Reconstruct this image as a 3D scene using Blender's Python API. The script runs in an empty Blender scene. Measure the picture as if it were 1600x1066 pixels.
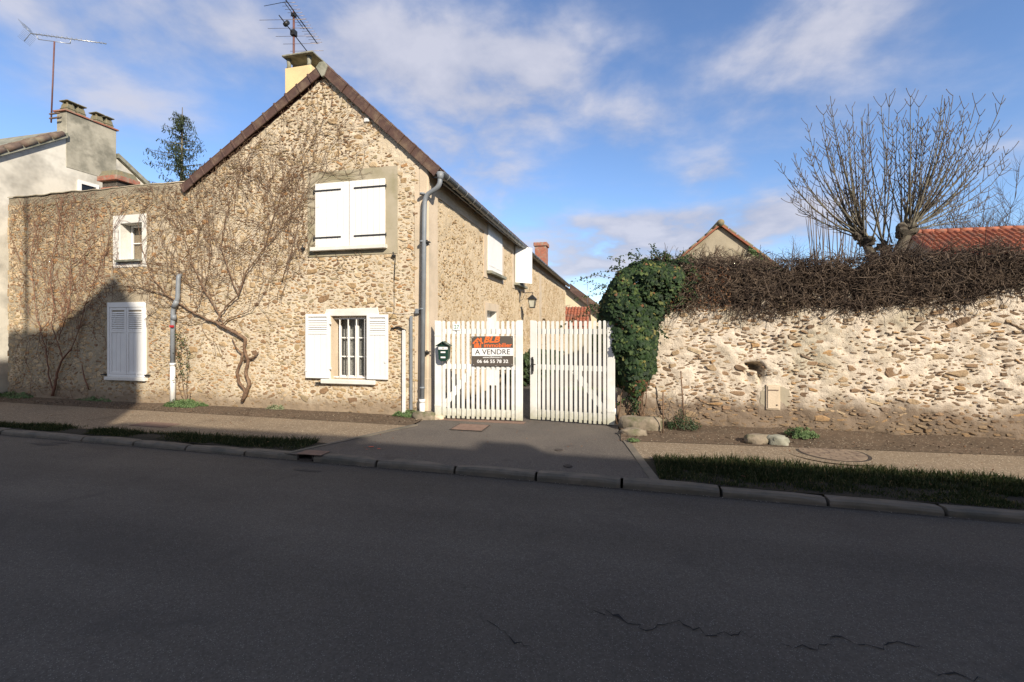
import bpy, math, random
import numpy as np
from mathutils import Vector, Matrix
R = math.radians
random.seed(7); rng = np.random.default_rng(11)
sc = bpy.context.scene
col = sc.collection

# ---------------------------------------------------------------- camera
CAM_Z = 1.6; F = 711.0; TH = R(13.3)
cd = bpy.data.cameras.new('camera'); cam = bpy.data.objects.new('camera', cd); col.objects.link(cam)
cam.location = (0, 0, CAM_Z); cam.rotation_euler = (R(90), 0, TH)
cd.sensor_width = 36; cd.lens = 36 * F / 1600; cd.shift_y = -18 / 1600
cd.clip_start = .05; cd.clip_end = 3000
sc.camera = cam
# ---------------------------------------------------------------- light
SUN = Vector((-.9, 1, -.75)).normalized()          # direction the light travels
sun_el = math.asin(-SUN.z); sun_az = math.atan2(-SUN.x, -SUN.y)   # clockwise from +Y
sd = bpy.data.lights.new('sun', 'SUN'); so = bpy.data.objects.new('sun', sd); col.objects.link(so)
sd.energy = 4.4; sd.angle = R(.6); sd.color = (1, .90, .76)
so.rotation_euler = SUN.to_track_quat('-Z', 'Y').to_euler()
so.location = (20, -20, 20)
sc.view_settings.view_transform = 'Standard'; sc.view_settings.look = 'None'
sc.view_settings.exposure = 0.7; sc.view_settings.gamma = 1
sc.view_settings.use_curve_mapping = False
w = bpy.data.worlds.new('World'); sc.world = w; w.use_nodes = True
nt = w.node_tree; N = nt.nodes; L = nt.links
for n in list(N): N.remove(n)

def wn(t, **k):
    n = N.new(t)
    for a, b in k.items(): setattr(n, a, b)
    return n
def wm(op, a, b=None, c=None, clamp=False):
    n = N.new('ShaderNodeMath'); n.operation = op; n.use_clamp = clamp
    for i, v in enumerate((a, b, c)):
        if v is None: continue
        if isinstance(v, (int, float)): n.inputs[i].default_value = v
        else: L.new(v, n.inputs[i])
    return n.outputs[0]
sky = wn('ShaderNodeTexSky', sky_type='NISHITA', sun_disc=False, sun_elevation=sun_el, sun_rotation=sun_az,
         air_density=1.0, dust_density=.1, ozone_density=3.0)
tc = wn('ShaderNodeTexCoord'); sp = wn('ShaderNodeSeparateXYZ'); L.new(tc.outputs['Generated'], sp.inputs[0])
az = wm('ARCTAN2', sp.outputs[0], sp.outputs[1]); el = wm('ARCSINE', sp.outputs[2])
dz = wm('ADD', wm('MAXIMUM', sp.outputs[2], 0.0), .22)
cx = wm('DIVIDE', sp.outputs[0], dz); cy = wm('DIVIDE', sp.outputs[1], dz)
cmb = wn('ShaderNodeCombineXYZ'); L.new(cx, cmb.inputs[0]); L.new(cy, cmb.inputs[1])
ns = wn('ShaderNodeTexNoise'); ns.inputs['Scale'].default_value = 3.4; ns.inputs['Detail'].default_value = 9
ns.inputs['Roughness'].default_value = .56; ns.inputs['Distortion'].default_value = .15; L.new(cmb.outputs[0], ns.inputs['Vector'])
ns2 = wn('ShaderNodeTexNoise'); ns2.inputs['Scale'].default_value = .45; ns2.inputs['Detail'].default_value = 3
L.new(cmb.outputs[0], ns2.inputs['Vector'])
def ang(u, v):
    a = (u - 800) / F; b = (515 - v) / F
    return math.atan(a) - TH, math.atan(b / math.sqrt(1 + a * a))
# clouds of the day: centre (as seen from the place), half width, half height, weight
blobs = [(640, 70, 190, 75, .8), (800, 150, 130, 60, .75), (330, 40, 260, 60, .6), (880, 60, 120, 60, .35), (700, 240, 110, 45, .5),
         (1250, 90, 230, 100, .6), (980, 200, 80, 45, .45), (1110, 270, 60, 28, .55), (980, 345, 190, 17, .75), (1000, 380, 230, 24, .9), (930, 420, 170, 22, .8), (1130, 350, 120, 18, .5),
         (120, 120, 160, 90, .3), (240, 170, 160, 50, .28), (1560, 240, 100, 60, .4), (1240, 320, 110, 40, .5), (60, 20, 200, 30, .3), (1340, 20, 200, 40, .3), (780, 290, 90, 40, .4)]
tot = None
for (u, v, su, sv, wt) in blobs:
    a0, e0 = ang(u, v); cosf = math.cos(a0 + TH)
    sa = su / F * cosf ** 2; se = sv / F * cosf * .97
    dx = wm('DIVIDE', wm('SUBTRACT', az, a0), sa); dy = wm('DIVIDE', wm('SUBTRACT', el, e0), se)
    d2 = wm('ADD', wm('MULTIPLY', dx, dx), wm('MULTIPLY', dy, dy))
    g = wm('MULTIPLY', wm('EXPONENT', wm('MULTIPLY', d2, -.9)), wt)
    tot = g if tot is None else wm('ADD', tot, g)
behind = wm('MULTIPLY', wm('LESS_THAN', sp.outputs[1], 0.0), .9)  # unseen cloud cover added behind the camera to whiten the fill light
bas = wm('ADD', tot, behind)
nz = wm('ADD', wm('MULTIPLY', wm('SUBTRACT', ns.outputs['Fac'], .5), 2.6), wm('MULTIPLY', wm('SUBTRACT', ns2.outputs['Fac'], .5), .7))
mask = wm('ADD', wm('MULTIPLY', wm('MINIMUM', bas, 1.0), wm('ADD', wm('MULTIPLY', nz, .8), 1.0)), wm('MULTIPLY', nz, .30))
mr = wn('ShaderNodeMapRange', interpolation_type='SMOOTHSTEP'); L.new(mask, mr.inputs[0])
mr.inputs[1].default_value = .08; mr.inputs[2].default_value = .98; mr.inputs[3].default_value = 0; mr.inputs[4].default_value = .92
gain = wn('ShaderNodeMixRGB', blend_type='MULTIPLY'); gain.inputs[0].default_value = 1
L.new(sky.outputs[0], gain.inputs[1]); gain.inputs[2].default_value = (.76, .80, .90, 1)
mixc = wn('ShaderNodeMixRGB'); L.new(mr.outputs[0], mixc.inputs[0]); L.new(gain.outputs[0], mixc.inputs[1])
cr = wn('ShaderNodeValToRGB'); L.new(ns.outputs['Fac'], cr.inputs[0])
cr.color_ramp.elements[0].position = .36; cr.color_ramp.elements[0].color = (1.95, 2.15, 2.85, 1)
cr.color_ramp.elements[1].position = .62; cr.color_ramp.elements[1].color = (3.0, 3.05, 3.55, 1)
L.new(cr.outputs[0], mixc.inputs[2])
bg = wn('ShaderNodeBackground'); bg.inputs[1].default_value = .135; L.new(mixc.outputs[0], bg.inputs[0])
ow = wn('ShaderNodeOutputWorld'); L.new(bg.outputs[0], ow.inputs[0])

# ---------------------------------------------------------------- geometry of the place
SF, CF = math.sin(TH), math.cos(TH)
def ray(u, v):
    a = (u - 800) / F; b = (515 - v) / F
    return (-SF + a * CF, CF + a * SF, b)
def at(u, v, Y=7.62):
    d = ray(u, v); t = Y / d[1]; return Vector((d[0] * t, Y, CAM_Z + d[2] * t))
def atx(u, v, X=-3.365):
    d = ray(u, v); t = X / d[0]; return Vector((X, d[1] * t, CAM_Z + d[2] * t))
def gp(u, v, z=0.0):
    d = ray(u, v); t = (z - CAM_Z) / d[2]; return Vector((d[0] * t, d[1] * t, z))
def px_size(p, s):     # size on the photograph of a thing s metres wide at p
    f = -p[0] * SF + p[1] * CF
    return s * F / max(f, .1)

# ---------------------------------------------------------------- numpy value noise
_perm = rng.permutation(4096)
def _h(ix, iy, k):
    return _perm[(ix * 73 + iy * 179 + k * 911) % 4096] / 4096.0
def vnoise(x, y, k=0):
    ix = np.floor(x).astype(int); iy = np.floor(y).astype(int); fx = x - ix; fy = y - iy
    fx = fx * fx * (3 - 2 * fx); fy = fy * fy * (3 - 2 * fy)
    a = _h(ix, iy, k); b = _h(ix + 1, iy, k); c = _h(ix, iy + 1, k); d = _h(ix + 1, iy + 1, k)
    return (a * (1 - fx) + b * fx) * (1 - fy) + (c * (1 - fx) + d * fx) * fy - .5
def fbm(x, y, k=0, oct=3):
    s = 0; a = 1
    for i in range(oct):
        s = s + a * vnoise(x * 2 ** i, y * 2 ** i, k + i * 7); a *= .5
    return s

# ---------------------------------------------------------------- materials
MATS = {}
def newmat(name):
    m = bpy.data.materials.new(name); m.use_nodes = True; nt = m.node_tree
    for n in list(nt.nodes): nt.nodes.remove(n)
    o = nt.nodes.new('ShaderNodeOutputMaterial'); p = nt.nodes.new('ShaderNodeBsdfPrincipled')
    nt.links.new(p.outputs[0], o.inputs[0]); MATS[name] = m
    return m, nt, p, o
def c4(c): return (c[0], c[1], c[2], 1)
class NB:
    def __init__(s, nt): s.nt = nt
    def n(s, t, **k):
        x = s.nt.nodes.new(t)
        for a, b in k.items(): setattr(x, a, b)
        return x
    def l(s, a, b): s.nt.links.new(a, b)
    def set(s, sock, v):
        if isinstance(v, (int, float)): sock.default_value = v
        elif isinstance(v, (tuple, list)): sock.default_value = c4(v) if len(sock.default_value) == 4 else v
        else: s.l(v, sock)
    def math(s, op, a, b=None, clamp=False):
        x = s.n('ShaderNodeMath', operation=op); x.use_clamp = clamp; s.set(x.inputs[0], a)
        if b is not None: s.set(x.inputs[1], b)
        return x.outputs[0]
    def pos(s):
        return s.n('ShaderNodeNewGeometry').outputs['Position']
    def noise(s, scale, detail=3, rough=.55, vec=None, dist=0, stretch=None, obj=False):
        x = s.n('ShaderNodeTexNoise'); x.inputs['Scale'].default_value = scale; x.inputs['Detail'].default_value = detail
        x.inputs['Roughness'].default_value = rough; x.inputs['Distortion'].default_value = dist
        v = vec if vec is not None else (s.n('ShaderNodeTexCoord').outputs['Object'] if obj else s.pos())
        if stretch:
            mp = s.n('ShaderNodeMapping'); mp.inputs['Scale'].default_value = stretch; s.l(v, mp.inputs[0]); v = mp.outputs[0]
        s.l(v, x.inputs['Vector']); return x.outputs['Fac']
    def mix(s, f, a, b, mode='MIX'):
        x = s.n('ShaderNodeMixRGB', blend_type=mode); s.set(x.inputs[0], f); s.set(x.inputs[1], a); s.set(x.inputs[2], b); return x.outputs[0]
    def ramp(s, f, stops, const=False):
        x = s.n('ShaderNodeValToRGB'); s.l(f, x.inputs[0]); e = x.color_ramp.elements
        if const: x.color_ramp.interpolation = 'CONSTANT'
        while len(e) < len(stops): e.new(.5)
        for i, (p, c) in enumerate(stops):
            e[i].position = p; e[i].color = c4(c) if isinstance(c, (tuple, list)) else (c, c, c, 1)
        return x.outputs[0]
    def mr(s, v, a, b, c=0, d=1):
        x = s.n('ShaderNodeMapRange'); s.l(v, x.inputs[0])
        for i, q in enumerate((a, b, c, d)): x.inputs[i + 1].default_value = q
        return x.outputs[0]
    def bump(s, h, strength, dist=.02, normal=None):
        x = s.n('ShaderNodeBump'); x.inputs['Strength'].default_value = strength; x.inputs['Distance'].default_value = dist
        s.l(h, x.inputs['Height'])
        if normal is not None: s.l(normal, x.inputs['Normal'])
        return x.outputs[0]
    def rand(s):
        a = s.n('ShaderNodeObjectInfo').outputs['Random']; b = s.n('ShaderNodeNewGeometry').outputs['Random Per Island']
        return s.math('FRACT', s.math('ADD', a, b))
    def z(s):
        x = s.n('ShaderNodeSeparateXYZ'); s.l(s.pos(), x.inputs[0]); return x.outputs

def simple(name, a, b=None, scale=6, rough=.75, bump=.25, bs=60, metallic=0, dist=.01, c=None, cscale=1.2, spec=None):
    m, nt, p, o = newmat(name); q = NB(nt)
    b = b or tuple(x * .75 for x in a)
    cc = q.mix(q.mr(q.noise(scale, 4), .35, .65), a, b)
    if c: cc = q.mix(q.mr(q.noise(cscale, 4, .65), .48, .66), cc, c)
    q.l(cc, p.inputs['Base Color']); p.inputs['Roughness'].default_value = rough; p.inputs['Metallic'].default_value = metallic
    if spec is not None: p.inputs['Specular IOR Level'].default_value = spec
    if bump: q.l(q.bump(q.noise(bs, 4), bump, dist), p.inputs['Normal'])
    return m
def stone_mat(name, stops, spec=.25):
    m, nt, p, o = newmat(name); q = NB(nt)
    base = q.mix(1, q.ramp(q.rand(), stops, True), (.97, .90, .80), 'MULTIPLY')
    n1 = q.noise(26, 5, .65); n2 = q.noise(90, 3)
    c = q.mix(1, base, q.ramp(n1, [(.3, .62), (.52, 1.0), (.72, 1.32)]), 'MULTIPLY')
    c = q.mix(q.mr(n2, .55, .75, 0, .5), c, (.5, .42, .3))
    # soil splashed up on the foot of the wall
    zz = q.z()[2]; d = q.math('ADD', zz, q.math('MULTIPLY', q.math('SUBTRACT', q.noise(2.5, 4), .5), .5))
    c = q.mix(q.mr(d, .4, .15, 0, .75), c, (.2, .14, .085))
    q.l(c, p.inputs['Base Color']); p.inputs['Roughness'].default_value = .88; p.inputs['Specular IOR Level'].default_value = spec
    q.l(q.bump(q.noise(48, 5, .7, stretch=(1, 1, 2.2)), .8, .02), p.inputs['Normal'])
    return m
def mortar_mat(name, a, b, weather=None, wx=None, dirt=(.21, .15, .09), green=None, dirt_h=.35, flecks=None):
    m, nt, p, o = newmat(name); q = NB(nt)
    c = q.mix(q.mr(q.noise(3.2, 5, .6), .36, .64), a, b)
    c = q.mix(q.mr(q.noise(38, 4, .7), .5, .72, 0, .55), c, tuple(x * .62 for x in b))
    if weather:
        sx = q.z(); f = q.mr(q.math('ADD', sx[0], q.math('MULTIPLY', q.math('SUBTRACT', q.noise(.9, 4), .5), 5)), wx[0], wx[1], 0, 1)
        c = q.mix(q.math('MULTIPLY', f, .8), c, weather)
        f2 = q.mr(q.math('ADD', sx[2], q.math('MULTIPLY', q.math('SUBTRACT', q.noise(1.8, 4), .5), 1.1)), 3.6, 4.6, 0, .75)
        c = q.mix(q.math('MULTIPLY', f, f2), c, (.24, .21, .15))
    if green:
        f = q.mr(q.noise(.8, 5, .6), .5, .7, 0, .7); c = q.mix(f, c, green)
    zz = q.z()[2]; d = q.math('ADD', zz, q.math('MULTIPLY', q.math('SUBTRACT', q.noise(2.2, 5, .6), .5), .55))
    c = q.mix(q.mr(d, dirt_h + .12, dirt_h - .12, 0, .9), c, q.mix(q.noise(9, 4), dirt, tuple(x * .65 for x in dirt)))
    q.l(c, p.inputs['Base Color']); p.inputs['Roughness'].default_value = .93; p.inputs['Specular IOR Level'].default_value = .2
    h = q.math('ADD', q.math('MULTIPLY', q.noise(22, 5, .65), 1.0), q.math('MULTIPLY', q.noise(140, 3), .35))
    q.l(q.bump(h, .8, .025), p.inputs['Normal'])
    return m
def ground_mat(name, a, b, speck=None, sscale=220, big=.7, bump=.5, rough=.9, stain=None, bscale=180):
    m, nt, p, o = newmat(name); q = NB(nt)
    c = q.mix(q.mr(q.noise(big, 5, .6), .3, .7), a, b)
    c = q.mix(1, c, q.ramp(q.noise(sscale * .5, 3, .7), [(.3, .72), (.7, 1.28)]), 'MULTIPLY')
    if speck:
        v = q.n('ShaderNodeTexVoronoi'); v.inputs['Scale'].default_value = sscale; q.l(q.pos(), v.inputs['Vector'])
        sepc = q.n('ShaderNodeSeparateColor'); q.l(v.outputs['Color'], sepc.inputs[0])
        f = q.math('MULTIPLY', q.math('GREATER_THAN', sepc.outputs[0], .82), q.math('LESS_THAN', v.outputs['Distance'], .35))
        c = q.mix(f, c, speck)
    if name == 'road_asphalt':   # tyre-polished lanes and old patching along the road
        c = q.mix(1, c, q.ramp(q.noise(1.0, 4, .6, stretch=(.12, 1.1, 1)), [(.3, .82), (.5, 1.0), (.7, 1.2)]), 'MULTIPLY')
        c = q.mix(q.mr(q.noise(6, 5, .75), .6, .78, 0, .5), c, (.045, .04, .035))
    if stain:
        c = q.mix(q.mr(q.noise(1.6, 5, .65, dist=.8), .56, .72, 0, .6), c, stain)
    q.l(c, p.inputs['Base Color']); p.inputs['Roughness'].default_value = rough; p.inputs['Specular IOR Level'].default_value = .3
    q.l(q.bump(q.noise(bscale, 3, .7), bump, .006), p.inputs['Normal'])
    return m
def dirty_foot(m, h=.32, col_=(.34, .33, .22)):   # green-grey grime at the foot of painted wood
    nt = m.node_tree; q = NB(nt); p = next(n for n in nt.nodes if n.type == 'BSDF_PRINCIPLED'); src = p.inputs['Base Color'].links[0].from_socket
    d = q.math('ADD', q.z()[2], q.math('MULTIPLY', q.math('SUBTRACT', q.noise(14, 4, .7), .5), .35)); q.l(q.mix(q.mr(d, h, .02, 0, .8), src, col_), p.inputs['Base Color'])
def leaf_mat(name, stops, rough=.45, trans=.15, spec=.5):
    m, nt, p, o = newmat(name); q = NB(nt)
    c = q.ramp(q.rand(), stops)
    c = q.mix(q.mr(q.noise(2.0, 3), .35, .65, 0, .4), c, tuple(x * .6 for x in stops[0][1]))
    q.l(c, p.inputs['Base Color']); p.inputs['Roughness'].default_value = rough; p.inputs['Specular IOR Level'].default_value = spec
    t = q.n('ShaderNodeBsdfTranslucent'); q.l(c, t.inputs[0]); mx = q.n('ShaderNodeMixShader'); mx.inputs[0].default_value = trans
    q.l(p.outputs[0], mx.inputs[1]); q.l(t.outputs[0], mx.inputs[2]); q.l(mx.outputs[0], o.inputs[0])
    return m

m_stone = stone_mat('facade_stone', [(0, (.40, .29, .17)), (.14, (.50, .39, .25)), (.32, (.30, .20, .12)), (.42, (.42, .33, .20)), (.58, (.23, .15, .095)), (.66, (.54, .44, .30)), (.84, (.44, .27, .14)), (.92, (.36, .31, .21))])
m_stone2 = stone_mat('garden_wall_stone', [(0, (.30, .21, .14)), (.2, (.40, .31, .21)), (.38, (.18, .125, .085)), (.55, (.42, .28, .15)), (.66, (.23, .18, .14)), (.82, (.34, .27, .20)), (.93, (.48, .40, .29))])
m_stone3 = stone_mat('side_stone', [(0, (.46, .36, .22)), (.2, (.56, .46, .31)), (.45, (.40, .29, .17)), (.6, (.52, .41, .26)), (.82, (.34, .24, .14))])
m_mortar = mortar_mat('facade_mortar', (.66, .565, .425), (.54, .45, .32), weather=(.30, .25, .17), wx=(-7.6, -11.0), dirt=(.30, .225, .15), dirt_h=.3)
m_mortar2 = mortar_mat('garden_wall_mortar', (.67, .585, .475), (.53, .45, .35), green=(.37, .34, .24), dirt_h=.46, dirt=(.17, .12, .08))
m_mortar3 = mortar_mat('side_mortar', (.64, .52, .36), (.54, .43, .28), dirt_h=.2)
m_render = simple('lime_render', (.60, .49, .36), (.53, .43, .31), 3, .9, .4, 45, c=(.44, .37, .27))
m_surround = simple('weathered_cement', (.40, .35, .26), (.33, .29, .20), 2.5, .92, .35, 60, c=(.27, .24, .15), cscale=2.2)
m_white = simple('white_paint', (.76, .755, .72), (.72, .71, .68), 3, .45, .05, 30)
m_whitegate = simple('white_gate_paint', (.74, .73, .69), (.69, .68, .64), 4, .5, .12, 50, c=(.67, .66, .60), cscale=5)
dirty_foot(m_whitegate)
m_whitewall = simple('white_wall_render', (.66, .63, .55), (.58, .55, .47), 1.2, .9, .3, 40, c=(.36, .34, .29), cscale=.9)
m_stained = simple('stained_chimney_render', (.42, .39, .31), (.30, .28, .22), 2.0, .92, .4, 40, c=(.19, .18, .14), cscale=1.6)
m_whitecem = simple('white_sill_paint', (.70, .68, .62), (.6, .58, .52), 5, .7, .3, 50)
m_black = simple('black_iron', (.02, .02, .02), None, 8, .5, .1)
m_pipe = simple('grey_zinc_pipe', (.22, .24, .26), (.18, .20, .22), 5, .5, .05, metallic=.0, c=(.17, .18, .19), cscale=4)
m_pvc = simple('white_plastic_pipe', (.72, .71, .68), (.62, .61, .58), 8, .45, .03)
m_gutter = simple('zinc_gutter', (.12, .13, .14), (.09, .10, .11), 6, .4, .05, metallic=.5)
m_tile = simple('brown_verge_tile', (.092, .048, .035), (.066, .035, .027), 9, .7, .35, 50, c=(.15, .10, .065), cscale=4)
m_rooftile = simple('brown_roof_tile', (.15, .10, .075), (.10, .07, .052), 7, .8, .35, 60, c=(.19, .16, .11), cscale=3)
m_redtile = simple('red_clay_tile', (.33, .105, .05), (.24, .075, .04), 5, .8, .3, 60, c=(.18, .10, .065), cscale=1.8)
m_lichen = simple('lichened_ridge', (.2, .19, .12), (.14, .13, .09), 14, .9, .5, 60, c=(.22, .17, .09), cscale=9)
m_yellow = simple('yellow_chimney_render', (.72, .55, .29), (.66, .50, .26), 3, .85, .3, 50, c=(.6, .45, .25), cscale=2)
m_concrete = simple('old_concrete', (.30, .29, .23), (.2, .2, .15), 7, .9, .5, 60, c=(.12, .12, .09), cscale=3)
m_kerb = simple('kerb_concrete', (.155, .13, .10), (.115, .10, .076), 4, .9, .5, 90, c=(.085, .08, .065), cscale=3)
m_brick = simple('red_brick', (.36, .14, .09), (.24, .09, .06), 12, .9, .4, 60, c=(.3, .24, .18), cscale=6)
m_brown = simple('brown_paint_mast', (.15, .06, .05), (.11, .05, .04), 12, .6, .1)
m_alu = simple('aluminium', (.45, .46, .45), (.35, .36, .35), 12, .35, .05, metallic=.7)
m_copper = simple('brass_rods', (.28, .2, .12), None, 12, .4, .05, metallic=.6)
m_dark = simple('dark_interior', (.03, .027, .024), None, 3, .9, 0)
m_bark = simple('vine_bark', (.16, .095, .055), (.10, .058, .035), 30, .9, .5, 120, c=(.22, .145, .09), cscale=12)
m_redvine = simple('reddish_vine_bark', (.21, .095, .055), (.13, .065, .04), 30, .85, .4, 120)
m_treebark = simple('tree_bark', (.12, .10, .07), (.07, .058, .04), 18, .9, .6, 60, c=(.22, .2, .13), cscale=5)
m_knob = simple('pollard_knob_bark', (.085, .068, .048), (.04, .032, .024), 14, .95, .9, 50, c=(.13, .115, .08), cscale=6)
m_twigtip = simple('bare_twig', (.13, .10, .075), (.09, .065, .05), 20, .85, .2)
m_deadtwig = simple('dead_creeper_twig', (.078, .05, .034), (.04, .026, .018), 14, .9, .3, 90, c=(.17, .12, .08), cscale=4)
m_deadtwig2 = simple('highlit_creeper_twig', (.17, .125, .088), (.10, .07, .05), 14, .9, .3, 90)  # paler outer stems: their highlights are put into the colour
m_deadcore = simple('creeper_gap_shade', (.03, .019, .013), (.016, .011, .008), 20, .95, .6, 40)  # near-black filler: shade between the stems put into the colour
m_road = ground_mat('road_asphalt', (.105, .090, .072), (.078, .067, .055), speck=(.21, .195, .17), sscale=130, big=.6, bump=1.0, bscale=110, stain=(.062, .054, .046))
m_drive = ground_mat('driveway_asphalt', (.115, .098, .082), (.085, .074, .065), speck=(.2, .18, .15), sscale=110, big=1.1, bump=.7, stain=(.055, .048, .042))
m_pave = ground_mat('exposed_gravel_pavement', (.235, .18, .12), (.19, .145, .098), speck=(.5, .43, .32), sscale=60, big=1.0, bump=1.0, bscale=80, stain=(.12, .09, .06))
m_soil = ground_mat('bed_soil', (.115, .08, .052), (.08, .057, .037), speck=(.3, .25, .18), sscale=40, big=1.5, bump=1, bscale=40)
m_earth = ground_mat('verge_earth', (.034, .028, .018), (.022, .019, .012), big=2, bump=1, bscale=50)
m_ground = ground_mat('meadow_ground', (.07, .085, .03), (.09, .085, .045), big=.3, bump=.6, bscale=12)
m_court = ground_mat('courtyard_gravel', (.085, .072, .058), (.06, .052, .042), speck=(.4, .36, .3), sscale=60)
m_iron = simple('rusty_cast_iron', (.17, .115, .085), (.12, .085, .065), 25, .7, .6, 90)
m_lid = simple('gravel_filled_lid', (.235, .175, .12), (.18, .13, .09), 14, .9, .6, 80, c=(.13, .09, .065), cscale=7)
m_irondark = simple('dark_joint', (.045, .035, .028), None, 25, .9, .2)
m_redcover = simple('reddish_cover', (.20, .125, .09), (.15, .095, .07), 10, .9, .5, 80)
m_redmark = simple('red_spray_paint', (.6, .08, .03), (.4, .08, .04), 60, .8, .1)
m_crack = simple('crack_shadow', (.012, .012, .012), None, 40, 1, .2)
m_damp = simple('damp_asphalt', (.03, .026, .022), (.045, .04, .034), 15, .85, .2)
m_green = simple('green_letterbox_enamel', (.012, .045, .03), (.01, .035, .024), 5, .3, .03)
m_signbrown = simple('sign_brown_print', (.095, .08, .065), (.09, .075, .06), 3, .4, 0)
m_signwhite = simple('sign_white_print', (.8, .8, .78), (.78, .78, .76), 3, .4, 0)
m_signorange = simple('sign_orange_print', (.85, .16, .03), (.8, .15, .03), 3, .4, 0)
m_signtext = simple('sign_dark_text', (.06, .055, .05), None, 3, .4, 0)
m_greentext = simple('number_green', (.02, .22, .12), None, 3, .4, 0)
m_red = simple('red_plastic', (.5, .02, .03), None, 3, .4, 0)
m_moss = simple('mossy_stone', (.27, .22, .16), (.17, .14, .10), 6, .95, .9, 30, c=(.10, .10, .05), cscale=5)
m_beige = simple('beige_house_render', (.66, .56, .38), (.62, .52, .35), 1.5, .9, .1)
m_barn = simple('grey_barn_render', (.38, .33, .24), (.30, .26, .19), 1.6, .95, .4, 30, c=(.24, .21, .14), cscale=1.5)
m_ivy = leaf_mat('ivy_leaf', [(0, (.010, .022, .009)), (.4, (.018, .040, .013)), (.75, (.034, .066, .020)), (.94, (.08, .115, .03)), (1, (.2, .17, .05))], .62, .12, .22)
m_ivybrown = leaf_mat('withered_leaf', [(0, (.10, .045, .025)), (.5, (.18, .08, .04)), (1, (.26, .15, .08))], .8, .1, .2)
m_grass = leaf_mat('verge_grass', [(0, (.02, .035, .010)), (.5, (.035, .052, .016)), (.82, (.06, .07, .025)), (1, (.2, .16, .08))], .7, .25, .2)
m_tuft = leaf_mat('bed_plant_leaf', [(0, (.06, .11, .035)), (.5, (.11, .18, .06)), (1, (.2, .26, .11))], .6, .2, .3)
m_tuftpale = leaf_mat('silvery_plant_leaf', [(0, (.1, .13, .06)), (.5, (.22, .24, .13)), (1, (.36, .36, .22))], .6, .2, .3)
m_spruce = leaf_mat('spruce_needles', [(0, (.02, .03, .016)), (.5, (.035, .05, .025)), (1, (.06, .08, .035))], .7, .1, .2)
m_hedge = leaf_mat('hedge_leaf', [(0, (.015, .03, .01)), (.5, (.03, .05, .015)), (1, (.05, .08, .025))], .6, .1, .3)
def glass(name):
    m, nt, p, o = newmat(name); q = NB(nt)
    p.inputs['Base Color'].default_value = (.02, .025, .03, 1); p.inputs['Roughness'].default_value = .04
    t = q.n('ShaderNodeBsdfTransparent'); mx = q.n('ShaderNodeMixShader'); mx.inputs[0].default_value = .6
    q.l(p.outputs[0], mx.inputs[1]); q.l(t.outputs[0], mx.inputs[2]); q.l(mx.outputs[0], o.inputs[0]); return m
m_glass = glass('window_glass')
def lace():
    m, nt, p, o = newmat('lace_curtain'); q = NB(nt)
    f = q.noise(55, 2, .5)
    q.l(q.mix(q.mr(f, .42, .6), (.62, .62, .58), (.34, .34, .31)), p.inputs['Base Color']); p.inputs['Roughness'].default_value = .95; return m
m_lace = lace()

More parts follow.
